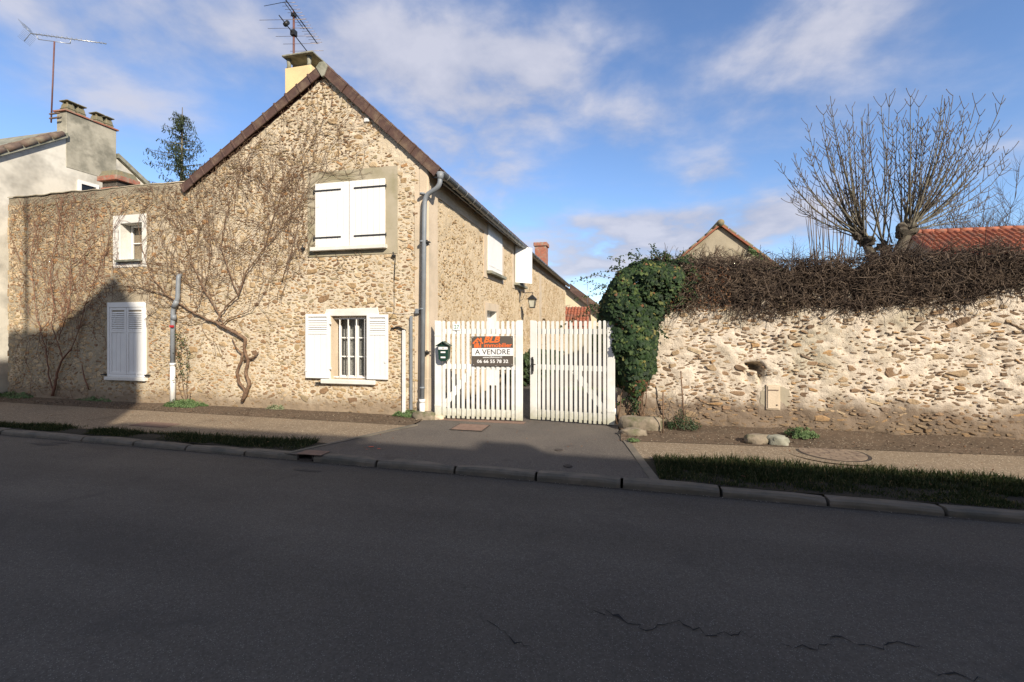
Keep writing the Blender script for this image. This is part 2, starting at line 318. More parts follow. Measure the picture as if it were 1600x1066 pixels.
# ---------------------------------------------------------------- mesh helpers
class MB:
    def __init__(s): s.v = []; s.f = []; s.mi = []; s.sm = []
    def add(s, vs, fs, mi=0, smooth=False):
        o = len(s.v); s.v.extend([tuple(x) for x in vs]); s.f.extend([tuple(i + o for i in f) for f in fs])
        s.mi.extend([mi] * len(fs)); s.sm.extend([smooth] * len(fs)); return s
    def box(s, x0, x1, y0, y1, z0, z1, mi=0):
        return s.add([(x0, y0, z0), (x1, y0, z0), (x1, y1, z0), (x0, y1, z0), (x0, y0, z1), (x1, y0, z1), (x1, y1, z1), (x0, y1, z1)],
                     [(0, 3, 2, 1), (4, 5, 6, 7), (0, 1, 5, 4), (1, 2, 6, 5), (2, 3, 7, 6), (3, 0, 4, 7)], mi)
    def obox(s, o, ax, ay, az, mi=0):   # box from corner o along three vectors
        o, ax, ay, az = Vector(o), Vector(ax), Vector(ay), Vector(az)
        return s.add([o, o + ax, o + ax + ay, o + ay, o + az, o + ax + az, o + ax + ay + az, o + ay + az],
                     [(0, 3, 2, 1), (4, 5, 6, 7), (0, 1, 5, 4), (1, 2, 6, 5), (2, 3, 7, 6), (3, 0, 4, 7)], mi)
    def quad(s, a, b, c, d, mi=0): return s.add([a, b, c, d], [(0, 1, 2, 3)], mi)
    def prism(s, pts, vec, mi=0):       # polygon extruded along vec
        n = len(pts); v = Vector(vec); P = [Vector(p) for p in pts]
        fs = [tuple(range(n))[::-1], tuple(range(n, 2 * n))] + [(i, (i + 1) % n, n + (i + 1) % n, n + i) for i in range(n)]
        return s.add(P + [p + v for p in P], fs, mi)
    def tube(s, pts, r, n=6, mi=0, cap=True, smooth=True):
        k = len(pts)
        if k < 2: return s
        rs = r if isinstance(r, (list, tuple)) else [r] * k
        o = len(s.v); nx = None
        for i in range(k):
            a = pts[max(i - 1, 0)]; b = pts[min(i + 1, k - 1)]
            tx, ty, tz = b[0] - a[0], b[1] - a[1], b[2] - a[2]
            l = math.sqrt(tx * tx + ty * ty + tz * tz) or 1e-6; tx /= l; ty /= l; tz /= l
            if nx is None:
                if abs(tz) < .8: ux, uy, uz = -ty, tx, 0.
                else: ux, uy, uz = 0., -tz, ty
            else:
                ux, uy, uz = nx
                d = ux * tx + uy * ty + uz * tz; ux -= d * tx; uy -= d * ty; uz -= d * tz
            l = math.sqrt(ux * ux + uy * uy + uz * uz) or 1e-6; ux /= l; uy /= l; uz /= l; nx = (ux, uy, uz)
            wx, wy, wz = ty * uz - tz * uy, tz * ux - tx * uz, tx * uy - ty * ux
            p = pts[i]; q = rs[i]
            for j in range(n):
                c_, s_ = _CS[n][j]
                s.v.append((p[0] + q * (c_ * ux + s_ * wx), p[1] + q * (c_ * uy + s_ * wy), p[2] + q * (c_ * uz + s_ * wz)))
        nf = 0
        for i in range(k - 1):
            for j in range(n):
                a = o + i * n + j; b = o + i * n + (j + 1) % n
                s.f.append((a, b, b + n, a + n)); nf += 1
        if cap:
            s.f.append(tuple(o + j for j in range(n))[::-1]); s.f.append(tuple(o + (k - 1) * n + j for j in range(n))); nf += 2
        s.mi.extend([mi] * nf); s.sm.extend([smooth] * nf)
        return s
    def mesh(s, name, mats):
        me = bpy.data.meshes.new(name); me.from_pydata(s.v, [], s.f)
        for m in (mats if isinstance(mats, (list, tuple)) else [mats]): me.materials.append(m)
        if len(me.polygons) == len(s.mi):
            me.polygons.foreach_set('material_index', s.mi); me.polygons.foreach_set('use_smooth', s.sm)
        me.update(); return me
    def build(s, name, mats, parent=None, bevel=0):
        o = bpy.data.objects.new(name, s.mesh(name, mats)); col.objects.link(o)
        if parent: o.parent = parent
        if bevel:
            b = o.modifiers.new('bevel', 'BEVEL'); b.width = bevel; b.segments = 1; b.limit_method = 'ANGLE'; b.angle_limit = R(40)
        return o
_CS = {n: [(math.cos(2 * math.pi * j / n), math.sin(2 * math.pi * j / n)) for j in range(n)] for n in range(3, 65)}
def npmesh(name, V, Fc, mat, parent=None, smooth=False):
    V = np.asarray(V, np.float32); Fc = np.asarray(Fc, np.int32); k = Fc.shape[1]
    me = bpy.data.meshes.new(name); me.vertices.add(len(V)); me.vertices.foreach_set('co', V.ravel())
    me.loops.add(Fc.size); me.loops.foreach_set('vertex_index', Fc.ravel()); me.polygons.add(len(Fc))
    me.polygons.foreach_set('loop_start', np.arange(0, Fc.size, k, dtype=np.int32))
    try: me.polygons.foreach_set('loop_total', np.full(len(Fc), k, np.int32))
    except Exception: pass
    me.update(calc_edges=True); me.validate()
    me.polygons.foreach_set('use_smooth', [smooth] * len(me.polygons)); me.materials.append(mat)
    o = bpy.data.objects.new(name, me); col.objects.link(o)
    if parent: o.parent = parent
    return o
def tag(o, label=None, cat=None, group=None, kind=None):
    if label: o['label'] = label
    if cat: o['category'] = cat
    if group: o['group'] = group
    if kind: o['kind'] = kind
    return o
def empty(name, loc, label, cat, group=None, rz=0):
    o = bpy.data.objects.new(name, None); col.objects.link(o); o.location = loc; o.rotation_euler.z = rz; o.empty_display_size = .1
    return tag(o, label, cat, group)
def settle(root):       # children were modelled in place: keep them there under a root that stands at its base
    M = Matrix.LocRotScale(root.location, root.rotation_euler, None).inverted()
    for ch in [c for c in bpy.data.objects if c.parent == root]: ch.matrix_parent_inverse = M
def cloud(name, P, Nn, size, tv, tf, mat, parent=None, roll=None, droop=None):
    """many small faces: template tv (k,3) x right, y up, z out; P centres, Nn outward normals"""
    P = np.asarray(P, float); Nn = np.asarray(Nn, float); n = len(P)
    Nn = Nn / np.linalg.norm(Nn, axis=1)[:, None]
    up = np.tile([0, 0, 1.], (n, 1)); X = np.cross(up, Nn); ln = np.linalg.norm(X, axis=1)[:, None]; X = np.where(ln < 1e-3, [[1., 0, 0]], X / np.maximum(ln, 1e-3))
    Yv = np.cross(Nn, X); a = roll if roll is not None else rng.uniform(0, 2 * np.pi, n)
    ca, sa = np.cos(a)[:, None], np.sin(a)[:, None]; X2 = X * ca + Yv * sa; Y2 = -X * sa + Yv * ca
    tv = np.asarray(tv, float); s = np.asarray(size).reshape(-1, 1)
    V = P[:, None, :] + s[:, None, :] * (tv[None, :, 0:1] * X2[:, None] + tv[None, :, 1:2] * Y2[:, None] + tv[None, :, 2:3] * Nn[:, None])
    k = len(tv); Fc = (np.asarray(tf)[None] + (np.arange(n) * k)[:, None, None]).reshape(-1, len(tf[0]))
    return npmesh(name, V.reshape(-1, 3), Fc, mat, parent)
IVY_V = [(0, -.5, 0), (.34, -.62, .02), (.5, -.1, .05), (.26, .05, .03), (0, .62, .02), (-.26, .05, .03), (-.5, -.1, .05), (-.34, -.62, .02), (0, -.05, .12)]
IVY_F = [(0, 1, 8), (1, 2, 8), (2, 3, 8), (3, 4, 8), (4, 5, 8), (5, 6, 8), (6, 7, 8), (7, 0, 8)]
OVAL_V = [(0, -.5, 0), (.25, -.1, .06), (0, .5, 0), (-.25, -.1, .06)]
OVAL_F = [(0, 1, 2), (0, 2, 3)]
def blades(name, X, Y, Z, h, w_, mat, parent=None, lean=.35):
    n = len(X); a = rng.uniform(0, 2 * np.pi, n); lx = rng.normal(0, lean, n) * h; ly = rng.normal(0, lean, n) * h
    dx, dy = np.cos(a) * w_, np.sin(a) * w_
    V = np.stack([np.stack([X - dx, Y - dy, Z], 1), np.stack([X + dx, Y + dy, Z], 1),
                  np.stack([X + dx * .7 + lx * .35, Y + dy * .7 + ly * .35, Z + h * .6], 1), np.stack([X - dx * .7 + lx * .35, Y - dy * .7 + ly * .35, Z + h * .6], 1),
                  np.stack([X + lx, Y + ly, Z + h * (1 - .3 * np.abs(lx / h))], 1)], 1).reshape(-1, 3)
    base = (np.arange(n) * 5)[:, None]
    Fc = np.concatenate([base + [0, 1, 2], base + [0, 2, 3], base + [3, 2, 4]])
    return npmesh(name, V, Fc, mat, parent)

# ---------------------------------------------------------------- rubble walls
def stone_shapes(n=24, k=8, rough=.27):
    out = []
    for i in range(n):
        rs = [1 + random.uniform(-rough, rough) for _ in range(k)]
        pw = random.choice([1.7, 2.4, 3.4, 5.0]); vs = []
        for (rad, z) in ((1.02, -1.6), (.98, .35), (.82, .92)):
            for j in range(k):
                a = 2 * math.pi * (j + random.uniform(-.2, .2) * (rad > .9)) / k; c, s_ = math.cos(a), math.sin(a)
                q = (abs(c) ** pw + abs(s_) ** pw) ** (-1 / pw)
                vs.append((rad * rs[j] * q * c, rad * rs[j] * q * s_, z + (random.uniform(-.22, .22) if z > 0 else 0)))
        vs.append((random.uniform(-.15, .15), random.uniform(-.15, .15), 1 + random.uniform(-.1, .15)))
        fs = []
        for r_ in range(2):
            for j in range(k): 
                a, b = r_ * k + j, r_ * k + (j + 1) % k
                fs += [(a, b, b + k), (a, b + k, a + k)]
        for j in range(k): fs.append((2 * k + j, 2 * k + (j + 1) % k, 3 * k))
        out.append((np.array(vs), np.array(fs)))
    return out
SHAPES = stone_shapes()
def pack(s0, s1, z1, ok, sizes, tries, aspect=(1.3, 2.6), gap=.012, seed=1, tilt=.16, dens=None):
    """throw stones largest first; each is (s, z, half width, half height, angle)"""
    rr = random.Random(seed); st = []; cell = .25; G = {}
    for (hw0, hw1), nt_ in zip(sizes, tries):
        for _ in range(nt_):
            s = rr.uniform(s0, s1); z = rr.uniform(.02, z1)
            hw = rr.uniform(hw0, hw1); hh = hw / rr.uniform(*aspect)
            if not ok(s, z, hw, hh): continue
            if dens and rr.random() > dens(s, z): continue
            ci, cj = int(s // cell), int(z // cell); bad = False
            for i in (ci - 1, ci, ci + 1):
                for j in (cj - 1, cj, cj + 1):
                    for (a, b, w2, h2, _t) in G.get((i, j), ()):
                        dx = abs(a - s) / (w2 + hw + gap); dy = abs(b - z) / (h2 + hh + gap)
                        if dx * dx + dy * dy < .9: bad = True; break
                    if bad: break
                if bad: break
            if bad: continue
            t = (s, z, hw, hh, rr.gauss(0, tilt)); G.setdefault((ci, cj), []).append(t); st.append(t)
    return st
def place_stones(st, P, sd_, nd, mat, parent_single, parent_stuff, nsingle, name_stuff, depth=.022, base=None):
    """P(s,z)->point on wall; sd_ direction along wall; nd outward"""
    sdv, ndv = Vector(sd_), Vector(nd); upv = Vector((0, 0, 1))
    vis = sorted(st, key=lambda t: -px_size(P(t[0], t[1]), math.sqrt(t[2] * t[3])) * (1 if -1.15 < ((P(t[0], t[1])[0] * CF + P(t[0], t[1])[1] * SF) / max(.1, -P(t[0], t[1])[0] * SF + P(t[0], t[1])[1] * CF)) < 1.15 else .01))
    meshes = []
    for i, (V, Fc) in enumerate(SHAPES):
        me = bpy.data.meshes.new('stone'); me.from_pydata([tuple(v) for v in V], [], [tuple(int(q) for q in f) for f in Fc]); me.materials.append(mat); meshes.append(me)
    acc_v = []; acc_f = []; off = 0
    for i, (s, z, hw, hh, an) in enumerate(vis):
        d = depth * random.uniform(.5, 1.2) * min(1.3, max(.7, hh / .04)); p = P(s, z) + ndv * random.uniform(-.004, .004)
        if base is not None: p = p + ndv * base(s, z)
        c, s_ = math.cos(an), math.sin(an)
        ax = (sdv * c + upv * s_) * hw; ay = (upv * c - sdv * s_) * hh; azv = ndv * d
        if ax.cross(ay).dot(azv) < 0: ax = -ax
        k = random.randrange(len(SHAPES))
        M = Matrix((ax, ay, azv)).transposed().to_4x4(); M.translation = p
        if i < nsingle:
            o = bpy.data.objects.new('stone', meshes[k]); col.objects.link(o); o.matrix_world = M; o.parent = parent_single
        else:
            V, Fc = SHAPES[k]; A = np.array([ax, ay, azv])
            acc_v.append(V @ A + np.array(p)); acc_f.append(Fc + off); off += len(V)
    if acc_v:
        o = npmesh(name_stuff, np.concatenate(acc_v), np.concatenate(acc_f), mat, parent_stuff); o['kind'] = 'stuff'
def wall_grid(name, mat, parent, s0, s1, zreg, top, P3, holes=(), step=.035, flat=(), amp=.016, seed=0, nd=(0, -1, 0), bulge=None):
    """front face of a lime-pointed wall with real relief. P3(s,z)->np arrays of base point; holes: rects left open"""
    ss = np.arange(s0, s1, step); ss = np.append(ss, s1)
    zz = np.arange(0, zreg, step); zz = np.append(zz, zreg)
    for (a, b, c, d) in holes:
        for v in (a, b): ss[np.argmin(abs(ss - v))] = v
        for v in (c, d): zz[np.argmin(abs(zz - v))] = v
    nu = max(1, int((max(top(s) for s in ss) - zreg) / step)) if max(top(s) for s in ss) > zreg + .01 else 0
    S, Z = np.meshgrid(ss, zz, indexing='ij')
    if nu:
        T = np.array([top(s) for s in ss]); fr = np.linspace(0, 1, nu + 1)[1:]
        Z2 = zreg + (T - zreg)[:, None] * fr[None]; Z = np.concatenate([Z, Z2], 1); S = np.concatenate([S, np.repeat(ss[:, None], nu, 1)], 1)
    H = amp * (1.3 * fbm(S * 9, Z * 12, seed, 3) + .8 * fbm(S * 2.2, Z * 2.2, seed + 3, 2))
    for (a, b, c, d) in flat:
        inside = (S > a) & (S < b) & (Z > c) & (Z < d); H = np.where(inside, H * .18, H)
    if bulge is not None: H = H + bulge(S, Z)
    X, Y, Zp = P3(S, Z); X = X + nd[0] * H; Y = Y + nd[1] * H
    V = np.stack([X, Y, Zp], -1); ni, nj = S.shape; idx = np.arange(ni * nj).reshape(ni, nj)
    q = np.stack([idx[:-1, :-1], idx[1:, :-1], idx[1:, 1:], idx[:-1, 1:]], -1)
    cs = (S[:-1, :-1] + S[1:, 1:]) / 2; cz = (Z[:-1, :-1] + Z[1:, 1:]) / 2; keep = np.ones(cs.shape, bool)
    for (a, b, c, d) in holes: keep &= ~((cs > a) & (cs < b) & (cz > c) & (cz < d))
    q = q[keep]
    if nd[0] > 0: pass
    o = npmesh(name, V.reshape(-1, 3), q, mat, parent, True)
    return o
# ================================================================ ground, road, pavements
def yk(x): return 5.085 - .026 * x          # road side of the kerb
def sheet(name, mat, f0, f1, x0, x1, z0, z1, nx=40, ny=4, kind='structure', wob=0, seed=5, clip=None):
    xs = np.linspace(x0, x1, nx + 1); vs = []; fs = []
    for i, x in enumerate(xs):
        a, b = f0(x), f1(x)
        for j in range(ny + 1):
            t = j / ny; vs.append((x, a + (b - a) * t, z0 + (z1 - z0) * t + (wob * float(fbm(np.array(x * 2.), np.array((a + (b - a) * t) * 4.), seed)) if 0 < j < ny else 0)))
    for i in range(nx):
        for j in range(ny):
            a = i * (ny + 1) + j; fs.append((a, a + ny + 1, a + ny + 2, a + 1))
    if clip: vs = [(clip(x, y), y, z) for (x, y, z) in vs]
    m = MB(); m.add(vs, fs, 0, True); o = m.build(name, mat); tag(o, kind=kind); return o
g = MB(); g.add([(-1500, -1500, -.16), (1500, -1500, -.16), (1500, 1500, -.16), (-1500, 1500, -.16)], [(0, 1, 2, 3)])
tag(g.build('ground', m_ground), kind='structure')
road = sheet('road', m_road, lambda x: -1.2 - .026 * x, yk, -60, 60, -.13, -.13, 60, 8)
sheet('pavement', m_pave, lambda x: -3.7 + 0 * x, lambda x: -1.35 - .026 * x, -60, 60, 0, -.02, 30, 2)
xdl, xdr = -4.35, .36                        # driveway edges at the kerb
def dl(y): return -3.35 + (y - 7.0) * .48 if y < 7.0 else -3.35
verge_in = lambda x: 5.83 + .02 * x if x < -2 else 5.98 + .015 * x
soil_in = lambda x: 6.98 - .02 * (x + 3.5) if x < -2 else 6.72 + .075 * x
sheet('pavement', m_pave, verge_in, soil_in, -40, -3.3, -.028, 0, 50, 4, clip=lambda x, y: min(x, -4.32 + (y - 5.22) * .6))
sheet('pavement', m_pave, verge_in, soil_in, .1, 25, -.028, 0, 50, 4, clip=lambda x, y: max(x, .39 - (y - 5.22) * .192))
sheet('bed_soil', m_soil, soil_in, lambda x: 7.63, -14.9, -3.36, .004, .05, 80, 6, wob=.03)
sheet('bed_soil', m_soil, soil_in, lambda x: 8.05, .02, 14, .004, .07, 80, 6, wob=.05, seed=9)
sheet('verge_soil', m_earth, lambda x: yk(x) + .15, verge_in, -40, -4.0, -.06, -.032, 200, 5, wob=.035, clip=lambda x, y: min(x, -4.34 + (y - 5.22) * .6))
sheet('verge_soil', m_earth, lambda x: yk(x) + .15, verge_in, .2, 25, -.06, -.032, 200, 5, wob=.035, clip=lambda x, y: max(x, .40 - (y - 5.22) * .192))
# driveway: one asphalt apron that dips to the kerb
m = MB(); vs = []; fs = []; ys = [5.20, 5.5, 6.0, 6.6, 7.0, 7.6, 8.0]
for y in ys:
    z = -.052 + (min(y, 7.4) - 5.2) / 2.2 * .062
    xl = -4.32 + (y - 5.2) / 1.8 * 1.02 if y < 7.0 else -3.36; xr = .36 - (y - 5.2) / 2.0 * .38 if y < 7.2 else -.02
    for j in range(13): vs.append((xl + (xr - xl) * j / 12, y, z))
for i in range(len(ys) - 1):
    for j in range(12): a = i * 13 + j; fs.append((a, a + 1, a + 14, a + 13))
m.add(vs, fs, 0, False); tag(m.build('driveway', m_drive), kind='structure')
sheet('courtyard', m_court, lambda x: 7.95, lambda x: 30, -3.36, 9, .012, .012, 6, 6)
sheet('lawn', m_ground, lambda x: 10.5, lambda x: 29, .1, 8.9, .03, .03, 6, 6)
# concrete edging strips beside the driveway
m = MB(); m.prism([(-4.36, 5.22, -.045), (-4.28, 5.22, -.045), (-3.27, 7.02, .018), (-3.35, 7.02, .018)], (0, 0, -.1)); tag(m.build('driveway_edging', m_kerb), kind='structure')
m = MB(); m.prism([(.33, 5.22, -.045), (.43, 5.22, -.045), (.05, 7.2, .02), (-.04, 7.2, .02)], (0, 0, -.1)); tag(m.build('driveway_edging', m_kerb), kind='structure')
# kerb of single stones
kerb = MB()
kerb.box(-40, 25, 0, .01, -.2, -.14); kb = kerb.build('kerb', m_irondark); kb.location = (0, yk(0) + .07, 0); kb.rotation_euler.z = -.026; tag(kb, kind='structure')
bpy.context.view_layer.update()
random.seed(3)
kst = []
for k in range(4):
    m = MB(); n = 4; prof = [(0, -.2), (0, -.085), (.012, -.062), (.045, -.046), (.15, -.05), (.15, -.2)]; vs = []
    for i in range(n + 1):
        x = .006 + .982 * i / n; jx = .006 if i in (0, n) else 0
        for (y, z) in prof: vs.append((x, y + random.uniform(-.004, .004), z + random.uniform(-.005, .005) * (z > -.1) - (.008 if jx and z > -.09 else 0)))
    P_ = len(prof); fs = [(i * P_ + j, i * P_ + (j + 1) % P_, (i + 1) * P_ + (j + 1) % P_, (i + 1) * P_ + j) for i in range(n) for j in range(P_)]
    fs = [f[::-1] for f in fs] + [tuple(range(P_))[::-1][::-1], tuple(range(n * P_, n * P_ + P_))[::-1]]
    m.add(vs, fs); kst.append(m.mesh('kerb_stone', m_kerb))
joints = [gp(u, v, -.05)[0] for (u, v) in ((0, 672), (120, 684), (200, 691), (282, 698), (372, 707), (455, 716), (580, 725), (700, 740), (832, 752), (973, 763), (1137, 778), (1315, 794), (1512, 811))]
x = joints[0]
while x > -30: x -= 1.0; joints.insert(0, x)
x = joints[-1]
while x < 15: x += 1.0; joints.append(x)
for a, b in zip(joints[:-1], joints[1:]):
    o = bpy.data.objects.new('kerb_stone', random.choice(kst)); col.objects.link(o); o.parent = kb
    drop = -.008 + random.uniform(-.006, .004) + (.012 if -4.4 < a < .3 else 0)
    mid = gp(470, 718, -.05)[0]
    aa = a + (.17 if abs(a - joints[0]) < 0 else 0)
    if a <= mid <= b + .3 and a > mid - .3: aa = a + .2
    o.matrix_world = Matrix.Translation((aa, yk(aa), drop)) @ Matrix.Rotation(-.026 + random.uniform(-.006, .006), 4, 'Z') @ Matrix.Diagonal((b - aa - .014, 1, 1, 1))
# storm drain slot in the kerb
p = gp(463, 719, -.06)
m = MB(); m.box(-.02, .22, .0, .14, -.2, -.105); m.box(-.02, .0, 0, .14, -.2, -.05); m.box(.2, .22, 0, .14, -.2, -.05)
o = m.build('storm_drain_inlet', [m_irondark]); o.location = (p[0] - .12, yk(p[0]) + .003, 0); tag(o, 'dark square storm drain opening between two kerb stones at the left driveway corner', 'drain')
# pale joint of sand along the gutter line
m = MB(); pts = []
for i in range(120):
    x = -20 + i * .27; pts.append((x, yk(x) - .002, yk(x) - .02 - .03 * abs(float(vnoise(np.array(x * 3.), np.array(0.), 9)))))
vs = []; 
for (x, a, b) in pts: vs += [(x, a, -.1255), (x, b, -.1255)]
m.add(vs, [(2 * i, 2 * i + 1, 2 * i + 3, 2 * i + 2) for i in range(119)]); tag(m.build('gutter_grit', m_court), kind='structure')
# cracks in the asphalt
def crack(pts, w0, name='road_crack', mat=m_crack, z=-.1255, jit=.02, lab=None, thick=3):
    rr = random.Random(len(pts) * 7 + int(pts[0][0] * 10)); P_ = []
    for a, b in zip(pts[:-1], pts[1:]):
        n = max(2, int((Vector(b) - Vector(a)).length / .03))
        for i in range(n): t = i / n; P_.append((a[0] + (b[0] - a[0]) * t + rr.gauss(0, jit * .6), a[1] + (b[1] - a[1]) * t + rr.gauss(0, jit)))
    vs = []
    for i, (x, y) in enumerate(P_):
        w = w0 * rr.uniform(.1, 1) * (thick if rr.random() < .06 else 1) * min(1, i / 4, (len(P_) - i) / 4)
        vs += [(x, y - w, z), (x, y + w, z)]
    m = MB(); m.add(vs, [(2 * i, 2 * i + 2, 2 * i + 3, 2 * i + 1) for i in range(len(P_) - 1)]); return tag(m.build(name, mat), kind='structure')
G2 = lambda L_: [gp(u, v, -.13)[:2] for (u, v) in L_]
crack(G2([(905, 948), (925, 955), (950, 960), (975, 970), (1010, 985), (1030, 978), (1060, 972), (1085, 985), (1130, 994), (1160, 990), (1195, 997)]), .006)
crack(G2([(1205, 1012), (1240, 1010), (1270, 1018), (1290, 1005), (1305, 996), (1335, 1006), (1370, 1010), (1400, 1006), (1440, 1010), (1470, 1022)]), .006)
crack(G2([(1425, 1036), (1460, 1050), (1520, 1062), (1560, 1070)]), .007)
crack(G2([(735, 960), (780, 985), (830, 1020), (870, 1050)]), .0028)
crack(G2([(660, 930), (690, 905), (760, 930)]), .0012)
# patches, covers, marks
def ring_disc(name, c, r, z, mats, parts, flat=.0):
    pass
def cover_round():
    p = gp(1300, 708, -.004); root = empty('manhole_cover', (p[0], p[1], -.012), 'round rusty cast iron manhole cover set in the pavement before the right wall', 'manhole cover')
    n = 48
    m = MB(); vo = [(math.cos(2 * math.pi * i / n), math.sin(2 * math.pi * i / n)) for i in range(n)]
    m.add([(c * .375, s_ * .375, .010) for c, s_ in vo] + [(c * .405, s_ * .405, .010) for c, s_ in vo], [(i, n + i, n + (i + 1) % n, (i + 1) % n) for i in range(n)])
    m.build('rim', m_irondark, root)
    m = MB(); m.add([(c * .368, s_ * .368, .013) for c, s_ in vo] + [(c * .368, s_ * .368, .0) for c, s_ in vo], [tuple(range(n))] + [(n + i, n + (i + 1) % n, (i + 1) % n, i) for i in range(n)])
    for i in range(-3, 4):
        for j in range(-3, 4):
            if math.hypot(i, j) < 3.3 and (i + j) % 2 == 0: m.box(i * .09 - .03, i * .09 + .03, j * .09 - .03, j * .09 + .03, .011, .016)
    m.build('lid', m_lid, root)
    m = MB(); m.add([(c * .41, s_ * .41, .009) for c, s_ in vo] + [(c * .56, s_ * .52, .005) for c, s_ in vo], [(i, n + i, n + (i + 1) % n, (i + 1) % n) for i in range(n)]); m.build('mortar_ring', m_pave, root)
cover_round()
def cover_rect(u, v, w_, d, mat, lab, name='inspection_cover', z=.0, frame=True):
    p = gp(u, v, z); root = empty(name, (p[0], p[1], z), lab, 'cover')
    m = MB(); m.box(-w_ / 2, w_ / 2, -d / 2, d / 2, .001, .009); m.build('lid', mat, root, .002)
    if frame:
        m = MB(); e = .025
        for (a, b, c, d_) in ((-w_ / 2 - e, w_ / 2 + e, -d / 2 - e, -d / 2 - .004), (-w_ / 2 - e, w_ / 2 + e, d / 2 + .004, d / 2 + e), (-w_ / 2 - e, -w_ / 2 - .004, -d / 2, d / 2), (w_ / 2 + .004, w_ / 2 + e, -d / 2, d / 2)): m.box(a, b, c, d_, .001, .006)
        m.build('frame', m_irondark, root)
cover_rect(735, 668, .5, .42, m_redcover, 'reddish brown square inspection cover in the driveway before the left gate leaf', z=.002)
cover_rect(243, 664, .75, .3, m_redcover, 'reddish brown rectangular cover in the shaded left pavement', z=-.022, frame=False)
cover_rect(490, 708, .36, .2, m_redcover, 'small reddish inspection cover behind the kerb drain', z=-.04, frame=False)
for (u, v, r_, lab) in ((873, 704, .05, 'small round dark valve cover on the driveway, nearer the gate'), (887, 727, .05, 'small round dark valve cover on the driveway, nearer the kerb')):
    p = gp(u, v, -.03); m = MB(); n = 16; zt = -.052 + (p[1] - 5.2) / 2.2 * .062 + .004
    m.add([(r_ * math.cos(2 * math.pi * i / n), r_ * math.sin(2 * math.pi * i / n), .006) for i in range(n)] + [(r_ * 1.15 * math.cos(2 * math.pi * i / n), r_ * 1.15 * math.sin(2 * math.pi * i / n), 0) for i in range(n)],
          [tuple(range(n))] + [(n + i, n + (i + 1) % n, (i + 1) % n, i) for i in range(n)])
    o = m.build('valve_cover', m_irondark); o.location = (p[0], p[1], zt); tag(o, lab, 'cover')
random.seed(5)
def blotch(name, u, v, z, rx, ry, mat, n=18, j=.35):
    p = gp(u, v, z); m = MB(); m.add([(rx * random.uniform(1 - j, 1) * math.cos(2 * math.pi * i / n), ry * random.uniform(1 - j, 1) * math.sin(2 * math.pi * i / n), 0) for i in range(n)], [tuple(range(n))])
    o = m.build(name, mat); o.location = (p[0], p[1], z); tag(o, kind='structure')
for (u, v, a, b) in ((580, 698, .05, .03), (592, 701, .035, .02), (573, 702, .02, .02)): blotch('spray_mark', u, v, -.026, a, b, m_redmark, 10, .7)
blotch('damp_patch', 70, 694, -.1253, .35, .07, m_damp); blotch('damp_patch', 95, 692, -.1252, .22, .05, m_damp)
blotch('damp_patch', 480, 735, -.1253, .25, .04, m_damp)
# ---------------------------------------------------------------- grass verges (nobody could count the blades)
def verge(name, x0, x1, n, hmin, hmax, seed, thin=None):
    r2 = np.random.default_rng(seed); X = r2.uniform(x0, x1, n); t = r2.uniform(0, 1, n); Y0 = np.array([yk(x) + .17 for x in X]); Y1 = np.array([verge_in(x) for x in X]) + r2.normal(0, .03, n) + .09 * fbm(X * 2.1, X * 0, seed + 3)
    Y = Y0 + (Y1 - Y0) * t
    d = fbm(X * 1.3, Y * 2.5, seed, 3) + .5 * (t - .45)
    keep = d > (-.12 if x1 < 0 else -.3) + r2.normal(0, .1, n); X, Y, t, d = X[keep], Y[keep], t[keep], d[keep]
    h = r2.uniform(hmin, hmax, len(X)) * (.6 + .8 * t) * (1 + .6 * np.clip(d, -.4, .6))
    Z = -.06 + .028 * (Y - Y0[0]) / .75 - .01
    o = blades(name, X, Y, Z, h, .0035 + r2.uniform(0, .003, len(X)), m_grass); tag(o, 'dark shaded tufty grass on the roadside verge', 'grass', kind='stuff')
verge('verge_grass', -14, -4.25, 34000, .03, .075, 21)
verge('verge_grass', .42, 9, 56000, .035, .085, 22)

# ================================================================ stone house
FY, WX = 7.62, -3.365
A_, B_, C_ = at(295, 287), at(508, 107), at(690, 264)
PAR = 4.66; XL = at(13, 500)[0]
def gtop(s):
    if s < A_[0] + .1: return PAR + .008 * math.sin(s * 3) + .006 * math.sin(s * 11)
    if s < B_[0]: return A_[2] + (B_[2] - A_[2]) * (s - A_[0]) / (B_[0] - A_[0]) - .09
    return B_[2] + (C_[2] - B_[2]) * (s - B_[0]) / (C_[0] - B_[0]) - .09
def rect(u0, v0, u1, v1, Y=FY):    # pixel corners -> world rect on the facade
    a = at(u0, v0, Y); b = at(u1, v0, Y); return a[0], b[0]
def fr(u0, u1, vt0, vb0):          # left, right px; top and bottom px read at the left edge
    a = at(u0, vt0); b = at(u0, vb0); c = at(u1, 500); return (a[0], c[0], b[2], a[2])
W_UP = fr(495, 604, 289, 387)       # upper shuttered window
SUR = fr(482, 622, 272, 402)        # its cement surround
W_LO = fr(519, 577, 494, 592)       # lower window opening
W_LS = fr(170, 230, 473, 588)       # left closed shutters
W_SM = fr(189, 223, 350, 407)       # small upper left window opening
SM_SUR = fr(178, 230, 338, 419)
house = empty('stone_house', ((XL + WX) / 2, FY + 3, 0), 'tall rubble stone house with steep brown gable, white shutters and bare creepers', 'house')
house_parts = []
random.seed(12)
hp = lambda S, Z: (S, np.full_like(S, FY), Z)
CB = (at(656, 300)[0], WX)          # smooth corner band
holes = [W_LO, W_SM]
flat = [SUR, (CB[0], WX, 0, 9), (W_LO[0] - .35, W_LO[1] + .1, W_LO[2] - .1, W_LO[3] + .14), SM_SUR, (W_LS[0] - .06, W_LS[1] + .06, W_LS[2] - .1, W_LS[3] + .25), (XL, A_[0], 4.45, 5)]
